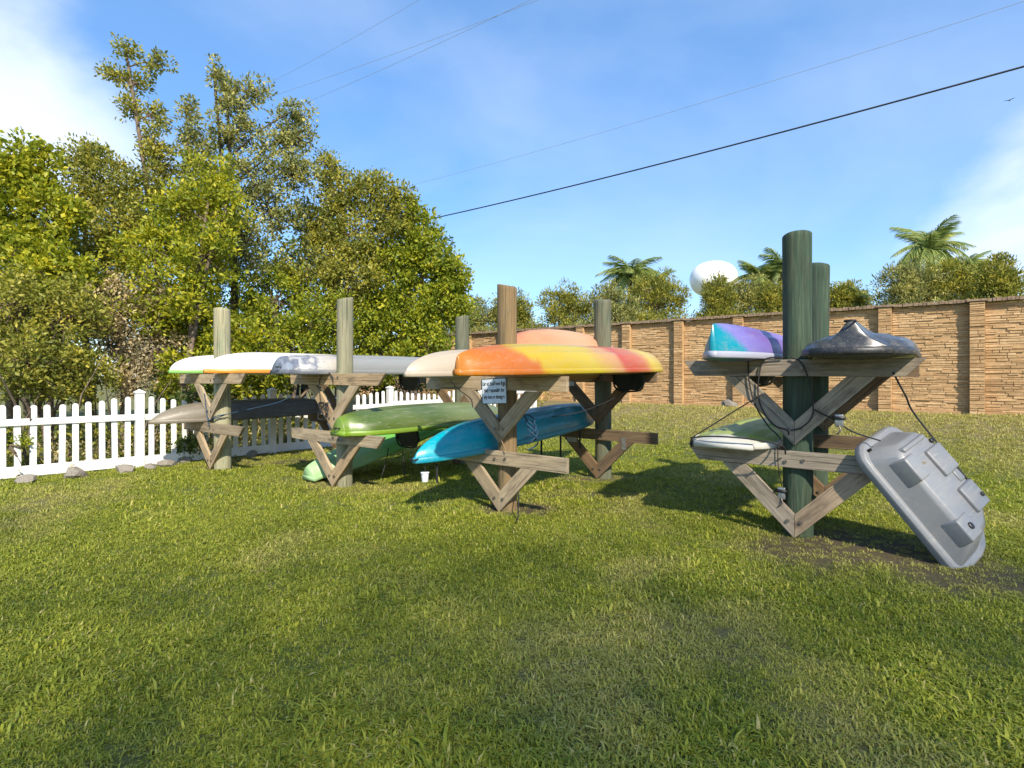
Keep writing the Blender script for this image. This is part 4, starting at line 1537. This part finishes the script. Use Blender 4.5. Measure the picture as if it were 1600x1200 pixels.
# ------------------------------------------------------------------ beyond the wall: bushes and palms
BG = 'trees beyond the stone wall'
bushes = [(735, 495, 24, 40, 24, 'low feathery shrub behind the wall left of the sign post'), (800, 488, 24, 34, 26, 'feathery shrub just behind the sign post top'),
          (885, 478, 24, 44, 30, 'feathery bush left of the first palm'), (955, 478, 23, 40, 30, 'bush in front of the first palm foot'), (1030, 462, 24, 46, 34, 'bush between the palm and the water tank'),
          (1122, 466, 23, 22, 28, 'thin tree standing in front of the water tank'), (1170, 462, 24, 40, 30, 'green bush right of the water tank'), (1215, 470, 22, 34, 26, 'bush behind the dark green post'),
          (1320, 470, 22, 34, 24, 'low bush right of the green posts'), (1420, 448, 20, 48, 34, 'bush under the tall palm left side'), (1490, 444, 20, 48, 34, 'bush under the tall palm right side'),
          (1562, 440, 18, 28, 34, 'thin tree at the right end of the wall')]
for i, (x, y, zz, rx, ry, lb_) in enumerate(bushes):
    g_ = gx(x, zz)
    top = [lob(x - rx * .4, y - ry * .2, zz, rx * .6, ry * .7, 22), lob(x + rx * .4, y, zz, rx * .6, ry * .6, 22), lob(x, y + ry * .5, zz, rx, ry * .7, 34), lob(x + rx * .1, y - ry * .6, zz, rx * .45, ry * .6, 11),
           lob(x, y + ry * 1.3, zz, rx * 1.7, ry * .6, 44)]
    tree('background_bush', lb_, g_, top, 'leaf_olive' if i % 3 else 'leaf_grey', .13, 54, seed=60 + i, group=BG, cat='bush', trunk_r=.06, stems=3, clump_r=.34, aspect=.28, up=.8, twigs=.6)


def frond_mesh(length, droop, seed):
    rd = random.Random(seed)
    parts_v, parts_f = [], []
    pts_ = []
    n = 12
    for i in range(n + 1):
        q = i / n
        pts_.append(Vector((length * q * (1 - .22 * droop * q), 0, length * (.55 * q - (.55 + .62 * droop) * q * q))))
    v, f = tube(pts_, [.03 * (1 - .85 * i / n) for i in range(n + 1)], 4, False)
    v = list(v)
    for s in (-1, 1):
        for i in range(46):
            q = .08 + .92 * i / 46
            j = min(n - 1, int(q * n))
            p = pts_[j].lerp(pts_[j + 1], q * n - j)
            d = (pts_[j + 1] - pts_[j]).normalized()
            l = length * .30 * math.sin(math.pi * min(1, .12 + q * .9)) ** .6 * rd.uniform(.8, 1.1) + .06
            side = Vector((0, s, 0))
            dirn = (side * .75 + d * .62 + Vector((0, 0, -.25 - .6 * rd.random()))).normalized()
            wv = d * .020
            k = len(v)
            mid_ = p + dirn * l * .5 + Vector((0, 0, .03))
            v += [p - wv * .5, p + wv * .5, mid_ + wv * .6, mid_ - wv * .6, p + dirn * l + Vector((0, 0, -.08 * l))]
            f += [(k, k + 1, k + 2, k + 3), (k + 3, k + 2, k + 4)]
    me = new_mesh('frond', v, f)
    me.materials.append(M['leaf_palm'])
    return me


fronds = [frond_mesh(1.0, dr, i) for i, dr in enumerate((.35, .7, 1.0, 1.3))]


def palm(label, px_, py_top, dep, size, seed):
    rd = random.Random(seed)
    x, y = gx(px_, dep)
    g0 = gz(x, y)
    top = pw(px_, py_top, dep).z - size * .42 - g0
    e = thing('palm_tree', label, 'palm', (x, y, g0), 0, 'palms beyond the stone wall')
    sp = smooth_path([(0, 0, -.1), (.05, .02, top * .4), (-.03, 0, top * .8), (0, 0, top)], 5)
    v, f = tube(sp, [.16 - .05 * i / len(sp) for i in range(len(sp))], 9)
    obj('trunk', new_mesh('trunk', v, f, True), M['bark'], e)
    n = 30
    for i in range(n):
        el_ = rd.uniform(-.35, 1.45)
        k = 0 if el_ > .9 else 1 if el_ > .45 else 2 if el_ > 0 else 3
        o = obj('frond', fronds[k], None, e, (0, 0, top - .05), (0, -el_ * .75, i * 2.399 + rd.uniform(-.2, .2)))
        sc_ = size * rd.uniform(.8, 1.1)
        o.scale = (sc_, sc_, sc_)
    return e


palm('dark palm above the wall between the sign post and the tank', 985, 410, 27, 1.75, 1)
palm('shorter palm crown just right of that dark palm', 1022, 432, 29, 1.5, 2)
palm('palm left of the dark green post', 1184, 418, 28, 1.35, 3)
palm('palm peeping out behind the dark green post top', 1220, 402, 28, 1.6, 4)
palm('tall palm above the wall near the right edge', 1452, 366, 22, 1.75, 5)
palm('lower palm crown right of the tall palm', 1510, 405, 23, 1.3, 6)
palm('small palm tip showing over the wall right of the posts', 1336, 455, 22, .9, 7)

# ------------------------------------------------------------------ water tank
wt = thing('water_tower', 'white rounded water tower tank behind the palms', 'water tower', (*gx(1115, 160), 0))
prof = []
cz, rx_, rz_ = 29.6, 6.7, 5.1
for i in range(17):
    a = -math.pi / 2 + math.pi * i / 16
    prof.append((max(.05, rx_ * math.cos(a) ** .8 if math.cos(a) > 0 else .05), cz + rz_ * math.sin(a)))
v, f = tube([(0, 0, z) for r_, z in prof], [r_ for r_, z in prof], 40)
obj('tank', new_mesh('tank', v, f, True), M['tank'], wt)
v, f = tube([(0, 0, -1), (0, 0, 2), (0, 0, 20), (0, 0, 24.6)], [2.6, 1.5, 1.4, 2.6], 24)
obj('stem', new_mesh('stem', v, f, True), M['tank'], wt)


# ------------------------------------------------------------------ overhead lines
def wire(label, a, b_, r, mat, sag=.25, ext=(.35, .5)):
    a, b_ = Vector(a), Vector(b_)
    d = b_ - a
    pts_ = []
    for i in range(41):
        q = -ext[0] + (1 + ext[0] + ext[1]) * i / 40
        p = a + d * q
        p.z += sag * (4 * (q - .5) ** 2 - 1) * .25
        pts_.append(p)
    v, f = tube(pts_, r, 5)
    tag(obj('overhead_cable', new_mesh('overhead_cable', v, f, True), mat), label, 'cable', 'overhead cables')


def hp(px_, py_, hgt):
    dep = hgt * F / (588 - py_)
    return pw(px_, py_, dep)


wire('thick black overhead cable crossing the sky above the wall', hp(655, 346, 6.4), hp(1600, 104, 6.4), .022, M['cable'], .5)
wire('thin overhead wire above the thick black cable', hp(620, 295, 9.5), hp(1400, 66, 9.5), .007, M['cable_grey'], .6)
wire('thin high wire left of the other two at the top', hp(410, 135, 13), hp(540, 66, 13), .005, M['cable_grey'], .1, (1.0, 1.5))
wire('thin high wire ending behind the forked tree', hp(420, 152, 11), hp(660, 68, 11), .006, M['cable_grey'], .1, (.8, 1.0))
wire('thin high wire rightmost of the three at the top', hp(490, 155, 11), hp(690, 66, 11), .006, M['cable_grey'], .1, (.8, 1.0))

# bird
bp = pw(1577, 157, 45)
bird = thing('bird', 'tiny dark bird gliding in the sky at the right', 'bird', bp, .6)
v, f = tube([(-.16, 0, 0), (-.08, 0, .01), (.05, 0, .015), (.12, 0, .01), (.17, 0, 0)], [.01, .035, .05, .03, .008], 8)
obj('body', new_mesh('body', v, f, True), M['bird'], bird)
for s in (-1, 1):
    v = [(.06, 0, .02), (.08, s * .16, .07), (.0, s * .36, .10), (-.06, s * .33, .09), (-.05, s * .14, .06), (-.06, 0, .02)]
    v2 = [(x, y, z - .008) for x, y, z in v]
    fcs = [tuple(range(6)), tuple(range(11, 5, -1))] + [(i, (i + 1) % 6, (i + 1) % 6 + 6, i + 6) for i in range(6)]
    obj('wing', new_mesh('wing', v + v2, fcs), M['bird'], bird)

# ------------------------------------------------------------------ tall trees behind the camera whose shade falls on the near lawn
SH = ((-5.5, -1.5, 'tall shade tree behind the viewer on the left'), (-1.5, 2.0, 'tall shade tree behind the viewer in the middle'), (2.0, 6.0, 'tall shade tree behind the viewer on the right'))
for i, (xa, xb, lb_) in enumerate(SH):
    rd = random.Random(80 + i)
    lo = []
    for q in range(9):
        tx, ty = rd.uniform(xa, xb), rd.uniform(.4, 3.6) + (1.2 if (i == 0 and q < 3) else 0)
        zz = rd.uniform(9.5, 12.5)
        lo.append((tx + .357 * zz, ty - 1.137 * zz, zz, 1.9, 1.9, .9, 15))
    bx0 = sum(l[0] for l in lo) / len(lo)
    by0 = sum(l[1] for l in lo) / len(lo)
    tree('shade_tree', lb_, (bx0, by0), lo, 'leaf_mid', .15, 15, seed=90 + i, trunk_r=.2, stems=1, clump_r=.75, twigs=.3)
